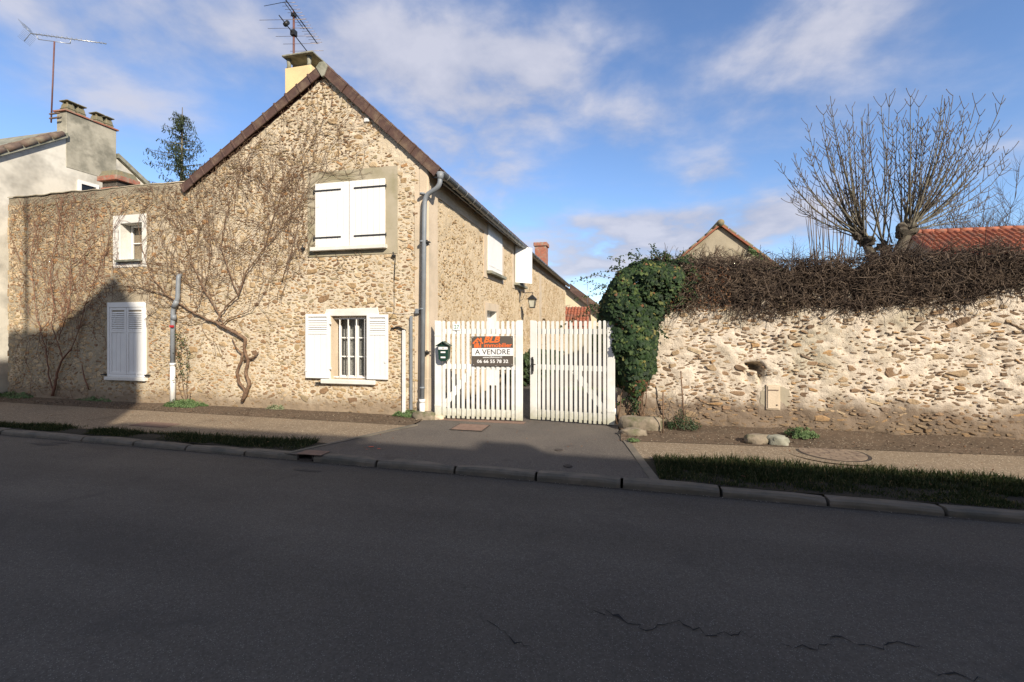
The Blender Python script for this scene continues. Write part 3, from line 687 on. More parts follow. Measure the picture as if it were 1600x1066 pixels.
def bulge(S, Z): return np.where(Z < .5, .02 * (1 - Z / .5), 0) + .012 * np.sin(S * 1.1)
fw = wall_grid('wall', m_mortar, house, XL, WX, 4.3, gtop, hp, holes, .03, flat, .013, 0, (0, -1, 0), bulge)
def okf(s, z, hw, hh):
    if s - hw < XL + .02 or s + hw > CB[0] - .01 or z + hh + hw * .55 > gtop(s) - .1: return False
    if z + hh > 4.5 and s < A_[0] + .3: return False
    if z - hh < .22: return random.random() < .12 and z - hh > .03
    for (a, b, c, d) in (SUR, (W_LO[0] - .1, W_LO[1] + .1, W_LO[2] - .08, W_LO[3] + .12), SM_SUR, (W_LS[0] - .04, W_LS[1] + .04, W_LS[2] - .06, W_LS[3] + .2)):
        if s + hw > a and s - hw < b and z + hh > c and z - hh < d: return False
    if s > -4.3 and z > 4.6 and z > gtop(s) - .45: return False
    return True
def densf(s, z): 
    d = .9 + 1.5 * float(fbm(np.array(s * .9), np.array(z * .9), 40)); return min(1, max(.3, d if s > -8.2 else d + .5))
bpy.context.view_layer.update()
stf = pack(XL, WX, 6.6, okf, [(.08, .12), (.05, .078), (.033, .05), (.017, .031)], [240, 2800, 13000, 46000], seed=4, dens=densf, tilt=.22, aspect=(1.2, 3.7), gap=.010)
# main facade smooth bands and surround stones
m = MB(); s = SUR; w_ = W_UP
for (a, b, c, d) in ((s[0], s[1], w_[3] + .0, s[3]), (s[0], w_[0] - .0, s[2], w_[3]), (w_[1], s[1], s[2], w_[3]), (w_[0], w_[1], s[2], w_[2] - .09)): m.box(a, b, FY - .022, FY + .03, c, d)
m.build('window_surround', m_surround, house)
m = MB(); m.box(CB[0], WX + .012, FY - .028, FY + .3, 0, gtop(WX) - .05); m.box(WX - .25, WX + .028, FY - .02, FY + .42, 0, 4.5)
m.box(CB[0] + .05, WX + .034, FY - .05, FY + .2, 0, .72); m.build('corner_band', m_render, house, .01)
m = MB(); m.prism([at(508, 140), at(560, 190), at(560, 226), at(535, 200), at(520, 190), at(480, 178), at(480, 168)], (0, -.014, 0)); 
a0, a1, a2, a3 = at(556, 170), at(556, 206), at(590, 206), at(590, 200); 
m = MB(); m.prism([a1, a2, at(590, 205), a0], (0, -.014, 0)); m.build('render_patch', m_render, house)
m = MB(); pts = []
for i in range(60):
    x = XL + (A_[0] + .15 - XL) * i / 59; z = gtop(min(x, A_[0])); j = .012 * random.random()
    pts.append((x, z + .03 + j))
vs = []
for (x, z) in pts: vs += [(x, FY - .022, z - .035), (x, FY - .012, z - .012), (x, FY + .08, z), (x, FY + .38, z - .02), (x, FY + .4, z - .1)]
m.add(vs, [(5 * i + j, 5 * i + 5 + j, 5 * i + 6 + j, 5 * i + 1 + j) for i in range(59) for j in range(4)]); m.build('wall_coping', m_mortar, house)
# left end face, annex roof, back and inner walls
m = MB(); m.box(XL + .01, A_[0] + .3, FY + .25, FY + .4, 0, 4.6); m.box(XL, XL + .4, FY + .01, FY + 4.5, 0, 4.55)
m.box(XL, A_[0], FY + 4.3, FY + 4.6, 0, 3.3); m.box(A_[0], A_[0] + .3, FY + .4, 29.0, 0, 4.3); m.box(A_[0], WX - .06, 28.75, 29.05, 0, 4.3)
m.build('rear_walls', m_mortar3, house)
m = MB(); m.prism([(XL + .4, FY + .4, 4.35), (XL + .4, FY + 4.7, 3.2), (XL + .4, FY + 4.7, 3.3), (XL + .4, FY + .4, 4.45)], (A_[0] - XL - .4, 0, 0)); m.build('annex_roof', m_rooftile, house)
# rough grey quoin stones of the left end
m = MB(); random.seed(31); z = .02
while z < 4.5:
    h = random.uniform(.1, .22); dd = random.uniform(.0, .05); m.box(XL - dd, XL + .02, FY + .005, FY + .35, z, z + h - .015); z += h
m.build('quoin', m_stone, house, .012)
# ---- side wall
YE = 29.0
def stop(s): return 4.5
sp_ = lambda S, Z: (np.full_like(S, WX), S, Z)
DW = (11.34, 12.33, .03, 2.1); S1 = (11.27, 12.92, 3.14, 4.34); S2 = (14.4, 16.05, 3.14, 4.34)
DW2 = (20.2, 21.1, .03, 2.1)
sw = wall_grid('wall', m_mortar3, house, FY, YE, 4.5, stop, sp_, [DW, DW2], .07, [(S1[0] - .22, S1[1] + .22, S1[2] - .25, 5), (S2[0] - .22, S2[1] + .22, S2[2] - .25, 5), (FY, FY + .42, 0, 5)], .02, 50, (1, 0, 0))
def oks(s, z, hw, hh):
    if s - hw < FY + .45 or s + hw > YE - .3 or z + hh > 3.95 or z - hh < .2: return False
    for (a, b, c, d) in ((S1[0] - .2, S1[1] + .2, S1[2] - .22, 9), (S2[0] - .2, S2[1] + .2, S2[2] - .22, 9), (DW[0] - .2, DW[1] + .2, 0, 2.35), (19.2, 19.9, 0, 9)):
        if s + hw > a and s - hw < b and z + hh > c and z - hh < d: return False
    return True
sts = pack(FY, YE, 4.3, oks, [(.055, .085), (.036, .055), (.022, .036)], [500, 6500, 22000], seed=9, gap=.008, dens=lambda s, z: min(1, max(.35, .85 + 1.3 * float(fbm(np.array(s * .8), np.array(z * .8), 77)))))
m = MB(); 
for (a, b, c, d) in ((S1[0] - .2, S1[1] + .2, S1[2] - .2, 4.49), (S2[0] - .2, S2[1] + .2, S2[2] - .2, 4.49)): m.box(WX + .002, WX + .02, a, b, c, d)
m.box(WX + .002, WX + .018, FY + .42, YE, 4.1, 4.48); m.box(WX + .002, WX + .016, 19.25, 19.85, 0, 3.98)
m.box(WX + .003, WX + .022, DW[0] - .18, DW[0], .03, DW[3]); m.box(WX + .003, WX + .022, DW[1], DW[1] + .18, .03, DW[3]); m.box(WX + .003, WX + .022, DW[0] - .18, DW[1] + .18, DW[3], 2.3)
m.build('render_band', m_render, house)
# stones: the 300 that show largest as pieces, the others as one part
bpy.context.view_layer.update()
place_stones(stf, lambda s, z: Vector((s, FY - .004, z)), (1, 0, 0), (0, -1, 0), m_stone, fw, house, 270, 'small_stones', .010, base=lambda s, z: float(bulge(s, z)))
place_stones(sts, lambda s, z: Vector((WX + .004, s, z)), (0, 1, 0), (1, 0, 0), m_stone3, sw, house, 30, 'small_stones', .0065)
# ---- doors and windows
def casement(name, x0, x1, y, z0, z1, cols, rows, parent, fw_=.05, curtain=m_lace, back=.5):
    """window in a wall facing -Y; y is its front"""
    m = MB(); m.box(x0, x0 + fw_, y, y + .05, z0, z1); m.box(x1 - fw_, x1, y, y + .05, z0, z1); m.box(x0 + fw_, x1 - fw_, y, y + .05, z0, z0 + fw_); m.box(x0 + fw_, x1 - fw_, y, y + .05, z1 - fw_, z1)
    fo = m.build(name, m_white, parent, .004)
    X0, X1, Z0, Z1 = x0 + fw_, x1 - fw_, z0 + fw_, z1 - fw_
    b = MB(); 
    for i in range(1, cols):
        xm = X0 + (X1 - X0) * i / cols; t = .04 if (cols % 2 == 0 and i == cols // 2) else .012; b.box(xm - t, xm + t, y + .006, y + .04, Z0, Z1)
    for j in range(1, rows):
        zm = Z0 + (Z1 - Z0) * j / rows; b.box(X0, X1, y + .012, y + .036, zm - .011, zm + .011)
    if cols > 1 or rows > 1: b.build('glazing_bars', m_white, fo)
    for i in range(cols):
        for j in range(rows):
            gq = MB(); a, c = X0 + (X1 - X0) * i / cols, X0 + (X1 - X0) * (i + 1) / cols; d, e = Z0 + (Z1 - Z0) * j / rows, Z0 + (Z1 - Z0) * (j + 1) / rows
            gq.quad((a, y + .026, d), (c, y + .026, d), (c, y + .026, e), (a, y + .026, e)); gq.build('pane', m_glass, fo)
    if curtain:
        q = MB(); n = 60; vs = []
        for i in range(n + 1):
            xx = X0 + (X1 - X0) * i / n; yy = y + .09 + .012 * math.sin(i * .9); vs += [(xx, yy, Z0), (xx, yy, Z1)]
        q.add(vs, [(2 * i, 2 * i + 2, 2 * i + 3, 2 * i + 1) for i in range(n)], 0, True); q.build('curtain', curtain, fo)
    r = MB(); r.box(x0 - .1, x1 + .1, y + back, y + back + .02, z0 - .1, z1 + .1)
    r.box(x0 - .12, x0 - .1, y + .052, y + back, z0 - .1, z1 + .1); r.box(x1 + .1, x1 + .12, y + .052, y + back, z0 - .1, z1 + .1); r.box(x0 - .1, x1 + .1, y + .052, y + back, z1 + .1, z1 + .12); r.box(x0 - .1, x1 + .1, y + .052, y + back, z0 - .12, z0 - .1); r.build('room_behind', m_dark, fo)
    return fo
def reveal(name, x0, x1, z0, z1, d, mat, parent, y=FY, t=.06, front=-.0):
    m = MB(); m.box(x0 - t, x0, y + front, y + d, z0 - t, z1 + t); m.box(x1, x1 + t, y + front, y + d, z0 - t, z1 + t); m.box(x0, x1, y + front, y + d, z1, z1 + t); m.box(x0, x1, y + front, y + d, z0 - t, z0); return m.build(name, mat, parent)
x0, x1, z0, z1 = W_LO
wl = casement('window', x0 + .002, x1 - .002, FY + .2, z0 + .002, z1 - .002, 4, 3, house, .05)
reveal('window_reveal', x0, x1, z0, z1, .26, m_render, house, front=-.02)
# iron bars in front
for i in range(4):
    xx = x0 + (x1 - x0) * (.16 + .68 * i / 3); m = MB(); m.tube([(xx, FY + .06, z0), (xx, FY + .06, z1)], .0095, 8); m.build('window_bar', m_white, house)
for zz in (z0 + .02, z1 - .06): m = MB(); m.box(x0, x1, FY + .053, FY + .067, zz, zz + .025); m.build('bar_rail', m_white, house)
m = MB(); a = fr(508, 594, 484, 493); m.prism([(a[0], FY - .02, z1 + .0), (a[1], FY - .02, z1 + .0), (a[1] - .03, FY - .02, z1 + .15), (a[0] + .05, FY - .02, z1 + .13)], (0, -.02, 0)); m.build('lintel', m_whitecem, house, .006)
a = fr(505, 589, 592, 600); m = MB(); m.box(a[0], a[1], FY - .09, FY + .2, z0 - .085, z0 - .002); m.build('window_sill', m_whitecem, house, .01)
m = MB(); m.box(x0 - .12, x0 - .02, FY - .034, FY, z0 - .02, z1 + .04); m.build('window_jamb', m_white, house, .004)
def louvre_leaf(x0, x1, z0, z1, y, parent, louv=.3, ang=0, hinge=None, name='shutter', t=.03, rail=.05, groove=5):
    """a panelled shutter leaf with louvres in its upper part, standing before y"""
    m = MB(); fs_ = .055
    zl = z1 - fs_ - (z1 - z0) * louv
    m.box(x0, x0 + fs_, y - t, y, z0, z1); m.box(x1 - fs_, x1, y - t, y, z0, z1)
    m.box(x0 + fs_, x1 - fs_, y - t, y, z1 - fs_, z1); m.box(x0 + fs_, x1 - fs_, y - t, y, zl - .05, zl); m.box(x0 + fs_, x1 - fs_, y - t, y, z0, z0 + .05)
    o = m.build(name, m_white, parent, .003)
    X0, X1 = x0 + fs_, x1 - fs_; q = MB(); k = 3; wdt = (X1 - X0) / k
    for i in range(k): q.box(X0 + i * wdt + .003, X0 + (i + 1) * wdt - .003, y - t + .01, y - .006, z0 + .05, zl - .05)
    q.box(X0, X1, y - .006, y - .002, z0 + .05, z1 - fs_)
    q.build('shutter_panel', m_white, o)
    n = max(5, int((z1 - fs_ - zl) / .042))
    lm = MB(); lm.obox((X0, y - .008, 0), (X1 - X0, 0, 0), (0, -.02, -.026), (0, 0, .006)); lme = lm.mesh('louvre', m_white)
    for i in range(n):
        zz = zl + .03 + (z1 - fs_ - zl - .03) * i / n; c = bpy.data.objects.new('louvre', lme); col.objects.link(c); c.parent = o; c.location.z = zz
    return o
# open leaves of the lower window, folded back on the wall
a = fr(481, 518, 491, 590); louvre_leaf(a[0], a[1], a[2], a[3], FY - .045, house, .23)
a = fr(576, 609, 492, 592); louvre_leaf(a[0], a[1], a[2], a[3], FY - .045, house, .23)
m = MB()
for (u, v) in ((483, 578), (520, 505), (520, 575), (606, 565)): q = at(u, v); m.box(q[0] - .025, q[0] + .025, FY - .085, FY - .074, q[2] - .02, q[2] + .02)
m.build('shutter_hardware', m_white, house)
# closed left shutters in a white frame
x0, x1, z0, z1 = W_LS
m = MB(); m.box(x0, x0 + .06, FY - .035, FY + .02, z0, z1); m.box(x1 - .06, x1, FY - .035, FY + .02, z0, z1); m.box(x0 + .06, x1 - .06, FY - .035, FY + .02, z1 - .11, z1); m.box(x0 + .06, x1 - .06, FY - .035, FY + .02, z0, z0 + .05); m.build('shutter_frame', m_white, house, .004)
m = MB(); m.box(x0 - .02, x1 + .03, FY - .09, FY + .02, z0 - .075, z0 - .003); m.build('window_sill', m_whitecem, house, .008)
xm = (x0 + x1) / 2
louvre_leaf(x0 + .065, xm - .004, z0 + .055, z1 - .115, FY - .002, house, .3, t=.028)
louvre_leaf(xm + .004, x1 - .065, z0 + .055, z1 - .115, FY - .002, house, .3, t=.028)
# upper closed board shutters
x0, x1, z0, z1 = W_UP; xm = (x0 + x1) / 2 - .01
bm_ = {}
for (a, b) in ((x0, xm - .006), (xm + .006, x1)):
    nb = 6; wdt = (b - a) / nb
    m = MB(); m.box(a + .01, b - .01, FY - .034, FY - .024, z0 + .01, z1 - .01); sh = m.build('shutter', m_white, house)
    for i in range(nb):
        mm = MB(); mm.box(0, wdt - .007, FY - .056, FY - .034, z0, z1); o = mm.build('board', m_white, sh, .004); o.location.x = a + i * wdt + .0035
    for zz in (z0 + .17, z1 - .14):
        mm = MB(); left = a == x0
        if left: mm.box(a - .02, b - (b - a) * .22, FY - .066, FY - .058, zz - .014, zz + .014); mm.tube([(a - .02, FY - .062, zz - .03), (a - .02, FY - .062, zz + .03)], .011, 6)
        else: mm.box(a + (b - a) * .14, b + .02, FY - .066, FY - .058, zz - .014, zz + .014); mm.tube([(b + .02, FY - .062, zz - .03), (b + .02, FY - .062, zz + .03)], .011, 6)
        mm.build('strap_hinge', m_black, sh)
m = MB(); m.box(x0 - .07, x1 + .03, FY - .12, FY + .0, z0 - .085, z0 - .012); m.build('window_sill', m_whitecem, house, .008)
m = MB(); 
for (u, v) in ((476, 389), (617, 400)): q = at(u, v); m.box(q[0] - .03, q[0] + .03, FY - .07, FY - .02, q[2] - .015, q[2] + .015); m.tube([(q[0] + .02, FY - .06, q[2] - .05), (q[0], FY - .07, q[2] + .06)], .012, 5)
m.build('shutter_stop', m_black, house)
# small window upper left
x0, x1, z0, z1 = W_SM; s = SM_SUR
m = MB()
for (a, b, c, d) in ((s[0], s[1], z1, s[3]), (s[0], x0, s[2], z1), (x1, s[1], s[2], z1), (x0, x1, s[2], z0)): m.box(a, b, FY - .02, FY + .02, c, d)
m.build('window_surround', m_whitecem, house, .004)
reveal('window_reveal', x0, x1, z0, z1, .24, m_whitecem, house, front=.02)
casement('window', x0 + .02, x1 - .004, FY + .19, z0 + .002, z1 - .002, 1, 2, house, .045)
m = MB(); m.box(x0 - .06, x1 + .02, FY - .1, FY + .19, z0 - .05, z0 - .003); m.build('window_sill', m_concrete, house, .006)
# ---- side wall door and shutters (wall faces +X)
m = MB(); m.box(WX - .22, WX - .18, DW[0], DW[1], DW[2], DW[3]); m.box(WX - .18, WX - .165, DW[0] + .12, DW[1] - .12, .25, 1.0); m.box(WX - .18, WX - .165, DW[0] + .12, DW[1] - .12, 1.12, 1.9); dr = m.build('door', m_white, house, .004)
m = MB(); m.tube([(WX - .165, DW[0] + .08, 1.0), (WX - .13, DW[0] + .08, 1.0), (WX - .13, DW[0] + .2, 1.0)], .01, 6); m.build('door_handle', m_black, dr)
m = MB(); m.box(WX - .24, WX + .0, DW[0] - .05, DW[0], .03, DW[3] + .05); m.box(WX - .24, WX, DW[1], DW[1] + .05, .03, DW[3] + .05); m.box(WX - .24, WX, DW[0], DW[1], DW[3], DW[3] + .05); m.build('door_frame', m_whitecem, house)
m = MB(); m.box(WX - .22, WX - .18, DW2[0], DW2[1], DW2[2], DW2[3]); m.build('door', m_brown, house)
for (s_, opened) in ((S1, False), (S2, True)):
    ya, yb, za, zb = s_; ym = (ya + yb) / 2
    if not opened:
        for (p0, p1) in ((ya + .1, ym - .005), (ym + .005, yb - .1)):
            nb = 5; wd = (p1 - p0) / nb; m = MB(); m.box(WX + .024, WX + .03, p0, p1, za, zb); sh = m.build('shutter', m_white, house)
            for i in range(nb): q = MB(); q.box(WX + .03, WX + .05, p0 + i * wd + .003, p0 + (i + 1) * wd - .003, za, zb); q.build('board', m_white, sh)
            for zz in (za + .15, zb - .15): q = MB(); q.box(WX + .051, WX + .057, p0 + .05, p1 - .05, zz - .012, zz + .012); q.build('strap_hinge', m_white, sh)
    else:
        m = MB(); m.box(WX - .1, WX - .06, ya, yb, za, zb); m.build('window', m_dark, house)
        for (py, sg, an) in ((ya + .1, 1, 38), (yb - .1, -1, 12)):
            wdt = (yb - ya - .2) / 2; nb = 5; wd = wdt / nb
            m = MB(); m.box(-.003, .003, 0, sg * wdt, za, zb) if sg > 0 else m.box(-.003, .003, sg * wdt, 0, za, zb); sh = m.build('shutter', m_white, house)
            sh.location = (WX + .04, py, 0); sh.rotation_euler.z = -sg * R(an)
            for i in range(nb): q = MB(); lo, hi = sorted((sg * (i * wd + .003), sg * ((i + 1) * wd - .003))); q.box(.003, .022, lo, hi, za, zb); q.build('board', m_white, sh)
            for zz in (za + .15, zb - .15): q = MB(); lo, hi = sorted((sg * .03, sg * (wdt - .06))); q.box(.023, .029, lo, hi, zz - .012, zz + .012); q.build('strap_hinge', m_white, sh)
    m = MB(); m.box(WX - .0, WX + .16, ya + .02, yb - .02, za - .09, za - .01); m.build('window_sill', m_concrete, house, .008)
# ---- roof
def rp(x): return gtop_line(x)
slopeR = (C_[2] - B_[2]) / (C_[0] - B_[0]); slopeL = (B_[2] - A_[2]) / (B_[0] - A_[0])
EX = C_[0] - .02; EZ = C_[2] + slopeR * -.02 - .04
def roof_side(name, xa, za, xb, zb, y0, y1, mat, parent, nrow, pitch=.2):
    """tiles in overlapping rows from ridge (xa, za) to eave (xb, zb)"""
    ny = int((y1 - y0) / pitch * 4); vs = []; fs = []; L_ = math.hypot(xb - xa, zb - za); nx_, nz_ = -(zb - za) / L_, (xb - xa) / L_
    if nz_ < 0: nx_, nz_ = -nx_, -nz_
    for r_ in range(nrow):
        t0, t1 = r_ / nrow, (r_ + 1.12) / nrow
        for (t, lift) in ((t0, .0), (t1, .035), (t1, .012)):
            for j in range(ny + 1):
                y = y0 + (y1 - y0) * j / ny; wv = .014 * math.sin(2 * math.pi * (y - y0) / pitch); d = lift + wv
                vs.append((xa + (xb - xa) * min(t, 1.0 + .4 / nrow) + nx_ * d, y, za + (zb - za) * min(t, 1.0 + .4 / nrow) + nz_ * d))
        o = r_ * 3 * (ny + 1)
        for k in (0, 1):
            for j in range(ny): a = o + k * (ny + 1) + j; fs.append((a, a + 1, a + ny + 2, a + ny + 1))
    return npmesh(name, vs, fs, mat, parent, False)
YR0 = FY - .06
roof = MB(); roof.prism([(A_[0] - .05, YR0 + .06, A_[2] - .09), (B_[0], YR0 + .06, B_[2] - .06), (EX, YR0 + .06, EZ - .06), (EX - .02, YR0 + .06, EZ - .12), (B_[0], YR0 + .06, B_[2] - .16), (A_[0] + .02, YR0 + .06, A_[2] - .17)], (0, YE - YR0 + .1, 0))
ro = roof.build('roof', m_brown, house)
def rtiles(a, b, c, d, n, nm='roof_tiles'):
    o = roof_side(nm, a, b, c, d, YR0 + .08, YE + .12, m_rooftile, ro, n); o['kind'] = 'stuff'
rtiles(B_[0], B_[2] - .055, EX, EZ - .055, 10); rtiles(B_[0], B_[2] - .055, A_[0] - .05, A_[2] - .08, 13)
# verge tiles: one by one down both slopes of the gable
def verge(p0, p1, n):
    d = (p1 - p0); L_ = d.length; d.normalize(); st_ = L_ / n; nrm = Vector((-d[2], 0, d[0]));
    if nrm[2] < 0: nrm = -nrm
    for i in range(n):
        o = p0 + d * (st_ * i); k = .012
        m = MB(); m.obox((0, 0, 0), d * (st_ + .035), (0, .026, 0), -nrm * .165)                     # face
        m.obox(nrm * .0, d * (st_ + .035), (0, .2, 0), nrm * .02)                                     # top flange
        m.obox(d * (st_ - .01) + Vector((0, -.014, 0)) - nrm * .172, d * .045, (0, .03, 0), nrm * .2) # lapped collar
        q = m.build('verge_tile', m_tile, ro, .006); tw = random.uniform(-.006, .006); q.location = (o[0], FY - .088 + tw - .0, o[2] + random.uniform(-.004, .004))
random.seed(2); bpy.context.view_layer.update()
verge(B_ + Vector((.04, 0, .02)), Vector((EX + .0, FY, EZ + .02)), 10); verge(B_ + Vector((-.04, 0, .02)), A_ + Vector((-.1, 0, -.045)), 13)
# ridge end cap and ridge tiles
m = MB(); m.prism([B_ + Vector((-.13, -.11, -.02)), B_ + Vector((-.05, -.11, .07)), B_ + Vector((.05, -.11, .07)), B_ + Vector((.12, -.11, -.03)), B_ + Vector((.045, -.11, -.2)), B_ + Vector((-.0, -.11, -.22))], (0, .06, 0)); m.build('ridge_end', m_concrete, ro, .008)
rm = MB(); rm.tube([(0, 0, 0), (0, .42, 0)], [.11, .1], 12); rme = rm.mesh('ridge_tile', m_tile)
for i in range(48):
    o = bpy.data.objects.new('ridge_tile', rme); col.objects.link(o); o.parent = ro; o.location = (B_[0], FY - .05 + i * .42, B_[2] - .03 + random.uniform(-.005, .005))
# gutter: half round, sagging slightly, with brackets
def gut(y): return C_[2] - .05 + (-.012 * math.sin((y - FY) / 20 * math.pi) * 3)
m = MB(); vs = []; n = 60; k = 9; GX = EX + .03
for i in range(n + 1):
    y = FY - .1 + (YE + .15 - FY + .1) * i / n
    for j in range(k):
        a = math.pi + math.pi * j / (k - 1); vs.append((GX + .075 * math.cos(a), y, gut(y) - .03 + .078 * math.sin(a)))
m.add(vs, [(i * k + j, i * k + j + 1, (i + 1) * k + j + 1, (i + 1) * k + j) for i in range(n) for j in range(k - 1)], 0, True)
go = m.build('gutter', m_gutter, house); sl = go.modifiers.new('s', 'SOLIDIFY'); sl.thickness = .006
m = MB(); m.tube([(GX + .085 * math.cos(a), 0, .086 * math.sin(a)) for a in [math.pi + math.pi * j / 6 for j in range(7)]], .009, 4, smooth=False); m.box(WX, GX - .086, -.012, .012, -.02, -.005); gme = m.mesh('gutter_bracket', m_alu)
for i in range(40):
    y = FY + .15 + i * .5; o = bpy.data.objects.new('gutter_bracket', gme); col.objects.link(o); o.parent = go; o.location = (0, y, gut(y) - .03)

m = MB(); m.box(EX - .06, EX - .035, FY + .02, YE, EZ - .16, EZ - .08); m.build('eave_board', m_gutter, house)
# round outlet and downpipe with swan neck
def bend(pts, r_, n=10):  # round the corners of a polyline
    out = [Vector(pts[0])]
    for i in range(1, len(pts) - 1):
        a, b, c = Vector(pts[i - 1]), Vector(pts[i]), Vector(pts[i + 1]); u = (a - b).normalized() * min(r_, (a - b).length * .45); w_ = (c - b).normalized() * min(r_, (c - b).length * .45)
        for t in range(n + 1): t /= n; out.append((1 - t) ** 2 * (b + u) + 2 * t * (1 - t) * b + t * t * (b + w_))
    out.append(Vector(pts[-1])); return out
dx = at(664, 320)[0]
P_ = [at(688, 272, FY - .1), at(687, 292, FY - .11), at(664, 306, FY - .1), at(663, 340, FY - .1), Vector((dx - .01, FY - .1, .32))]
m = MB(); m.tube(bend(P_, .12), .042, 14); m.tube([P_[0] + Vector((0, 0, .03)), P_[0] + Vector((0, 0, -.05)), P_[0] + Vector((0, 0, -.1))], [.062, .058, .045], 14)
for z in (4.0, 3.15, 1.95, .55): m.tube([(dx - .005, FY - .1, z), (dx - .005, FY - .1, z + .03)], .05, 14)
dp = m.build('downpipe', m_pipe, house); dp['label'] = 'tall grey downpipe with swan neck at the house corner'
m = MB(); m.tube([(dx - .01, FY - .1, 0), (dx - .01, FY - .1, .34)], .05, 14); m.tube([(dx - .01, FY - .1, .3), (dx - .01, FY - .1, .36)], .056, 14); m.build('pipe_foot', m_pvc, dp)
m = MB()
for z in (3.16, 1.2): m.box(dx - .01, dx + .12, FY - .1, FY - .02, z - .01, z + .01); m.tube([(dx + .08, FY - .1, z - .03), (dx + .08, FY - .1, z + .03)], .02, 8)
m.build('pipe_clip', m_black, dp)
# left downpipe: offset elbow coming out of the wall
P_ = [at(284, 431, FY + .03), at(279, 431, FY - .09), at(277.5, 468, FY - .09), at(270.5, 484, FY - .09), at(270, 500, FY - .09), at(269.5, 572, FY - .09)]
m = MB(); m.tube(bend(P_, .06), .042, 12); dq = m.build('downpipe', m_pipe, house); dq['label'] = 'short grey offset downpipe rising to the middle of the wall'
m = MB(); m.tube([at(276.5, 470, FY - .09), at(271.5, 481, FY - .09)], .05, 12); m.tube([at(271.5, 492, FY - .09), at(271.5, 500, FY - .09)], .05, 12); m.build('pipe_joint', m_pipe, dq)
m = MB(); q = at(270, 568, FY - .09); m.tube([(q[0], q[1], .02), (q[0], q[1], q[2])], .049, 12); m.tube([(q[0], q[1], q[2] - .05), (q[0], q[1], q[2] + .01)], .056, 12); m.build('pipe_foot', m_pvc, dq)
m = MB(); q = at(269, 510, FY - .14); m.box(q[0] - .05, q[0] + .02, q[1] - .02, q[1] + .02, q[2] - .022, q[2] + .022); m.build('red_clip', m_red, dq)
# conduits, junction box and cables by the corner
q = at(633, 516); m = MB(); m.box(q[0] - .03, q[0] + .03, FY - .07, FY - .02, .06, q[2]); m.build('conduit', m_pvc, house, .006)
q = at(644, 494); m = MB(); m.box(q[0] - .022, q[0] + .022, FY - .06, FY - .02, .15, q[2]); m.build('conduit', m_pipe, house, .004)
q = at(655, 487); m = MB(); m.box(q[0] - .04, q[0] + .03, FY - .09, FY - .02, q[2] - .04, q[2] + .05); m.build('junction_box', m_pipe, house, .006)
m = MB(); m.tube([at(u, v, FY - .04) for (u, v) in ((611, 514), (622, 511), (630, 515), (634, 517))], .016, 6); m.build('cable', m_black, house)
m = MB(); m.tube([at(u, v, FY - .035) for (u, v) in ((618, 398), (617, 415), (616, 437))], .008, 5); m.tube([at(u, v, FY - .035) for (u, v) in ((616, 437), (616, 485), (612, 495), (600, 505))], .004, 4); m.build('cable', m_black, house)
m = MB(); m.tube([at(u, v, FY - .035) for (u, v) in ((512, 490), (560, 487), (630, 490), (657, 488))], .0035, 4); m.build('cable', m_pvc, house)
# iron dog clamps and small pieces under shutters
m = MB()
for (u, v) in ((500, 598), (583, 598), (166, 585), (234, 586)): q = at(u, v); m.box(q[0] - .05, q[0] + .05, FY - .08, FY - .02, q[2] - .012, q[2] + .012)
m.build('shutter_catch', m_black, house)
# insulator under the verge, vent holes
q = at(575, 189); m = MB(); m.box(q[0] - .06, q[0] + .05, FY - .05, FY - .02, q[2] - .04, q[2] + .04); m.build('vent_plate', m_pvc, house, .01)
for (u, v, nm) in ((597, 226, 'putlog_hole'), (260, 610, 'putlog_hole')):
    q = at(u, v); m = MB(); n = 10; m.add([(q[0] + .035 * math.cos(2 * math.pi * i / n), FY - .034, q[2] + .028 * math.sin(2 * math.pi * i / n)) for i in range(n)], [tuple(range(n))[::-1]]); 
# ---- chimney of the gable
c0, c1 = at(445, 150, 8.05)[0], at(486, 105, 8.05)[0]; zc = at(470, 103, 8.05)[2]; zb = 5.2
m = MB(); m.box(c0, c1, 8.05, 8.62, zb, zc); ch = m.build('chimney', m_yellow, house, .01)
for (x, y) in ((c0 + .06, 8.1), (c1 - .08, 8.1), (c0 + .06, 8.52), (c1 - .08, 8.52)): m = MB(); m.tube([(x, y, zc), (x, y, zc + .06), (x, y, zc + .2)], [.05, .035, .05], 8); m.build('cap_leg', m_concrete, ch)
m = MB(); m.prism([(c0 - .02, 7.98, zc + .2), (c1 + .08, 7.98, zc + .2), (c1 + .08, 8.72, zc + .2), (c0 - .02, 8.72, zc + .2)], (0, 0, .035)); m.build('chimney_cap', m_concrete, ch, .006)
# brick chimney behind the parapet
bx, by = at(183, 300, 9.5)[0], 9.5; zt = at(183, 268, 9.5)[2] + .1
m = MB(); m.box(bx - .56, bx - .03, by + .03, by + .5, 4.0, zt - .32); bc = m.build('brick_chimney', m_court, house)
bk = []
for k in range(3): q = MB(); q.box(0, .2, 0, .03, 0, .056); bk.append(q.mesh('brick', m_brick))
for r_ in range(9):
    zz = 4.85 + r_ * .07
    if zz > zt - .36: break
    for i in range(3):
        xx = bx - .58 + i * .21 + (0 if r_ % 2 else -.0); w2 = 1 if i < 2 else .7
        o = bpy.data.objects.new('brick', bk[0]); col.objects.link(o); o.parent = bc; o.location = (xx, by - .0 + random.uniform(-.003, .003), zz); o.scale.x = w2
    for i in range(3):
        o = bpy.data.objects.new('brick', bk[1]); col.objects.link(o); o.parent = bc; o.rotation_euler.z = R(90); o.location = (bx + random.uniform(-.003, .003), by + .0 + i * .18, zz); o.scale.x = .84
m = MB(); m.box(bx - .64, bx + .05, by - .06, by + .58, zt - .33, zt - .2); m.build('corbel', m_brick, bc, .01)
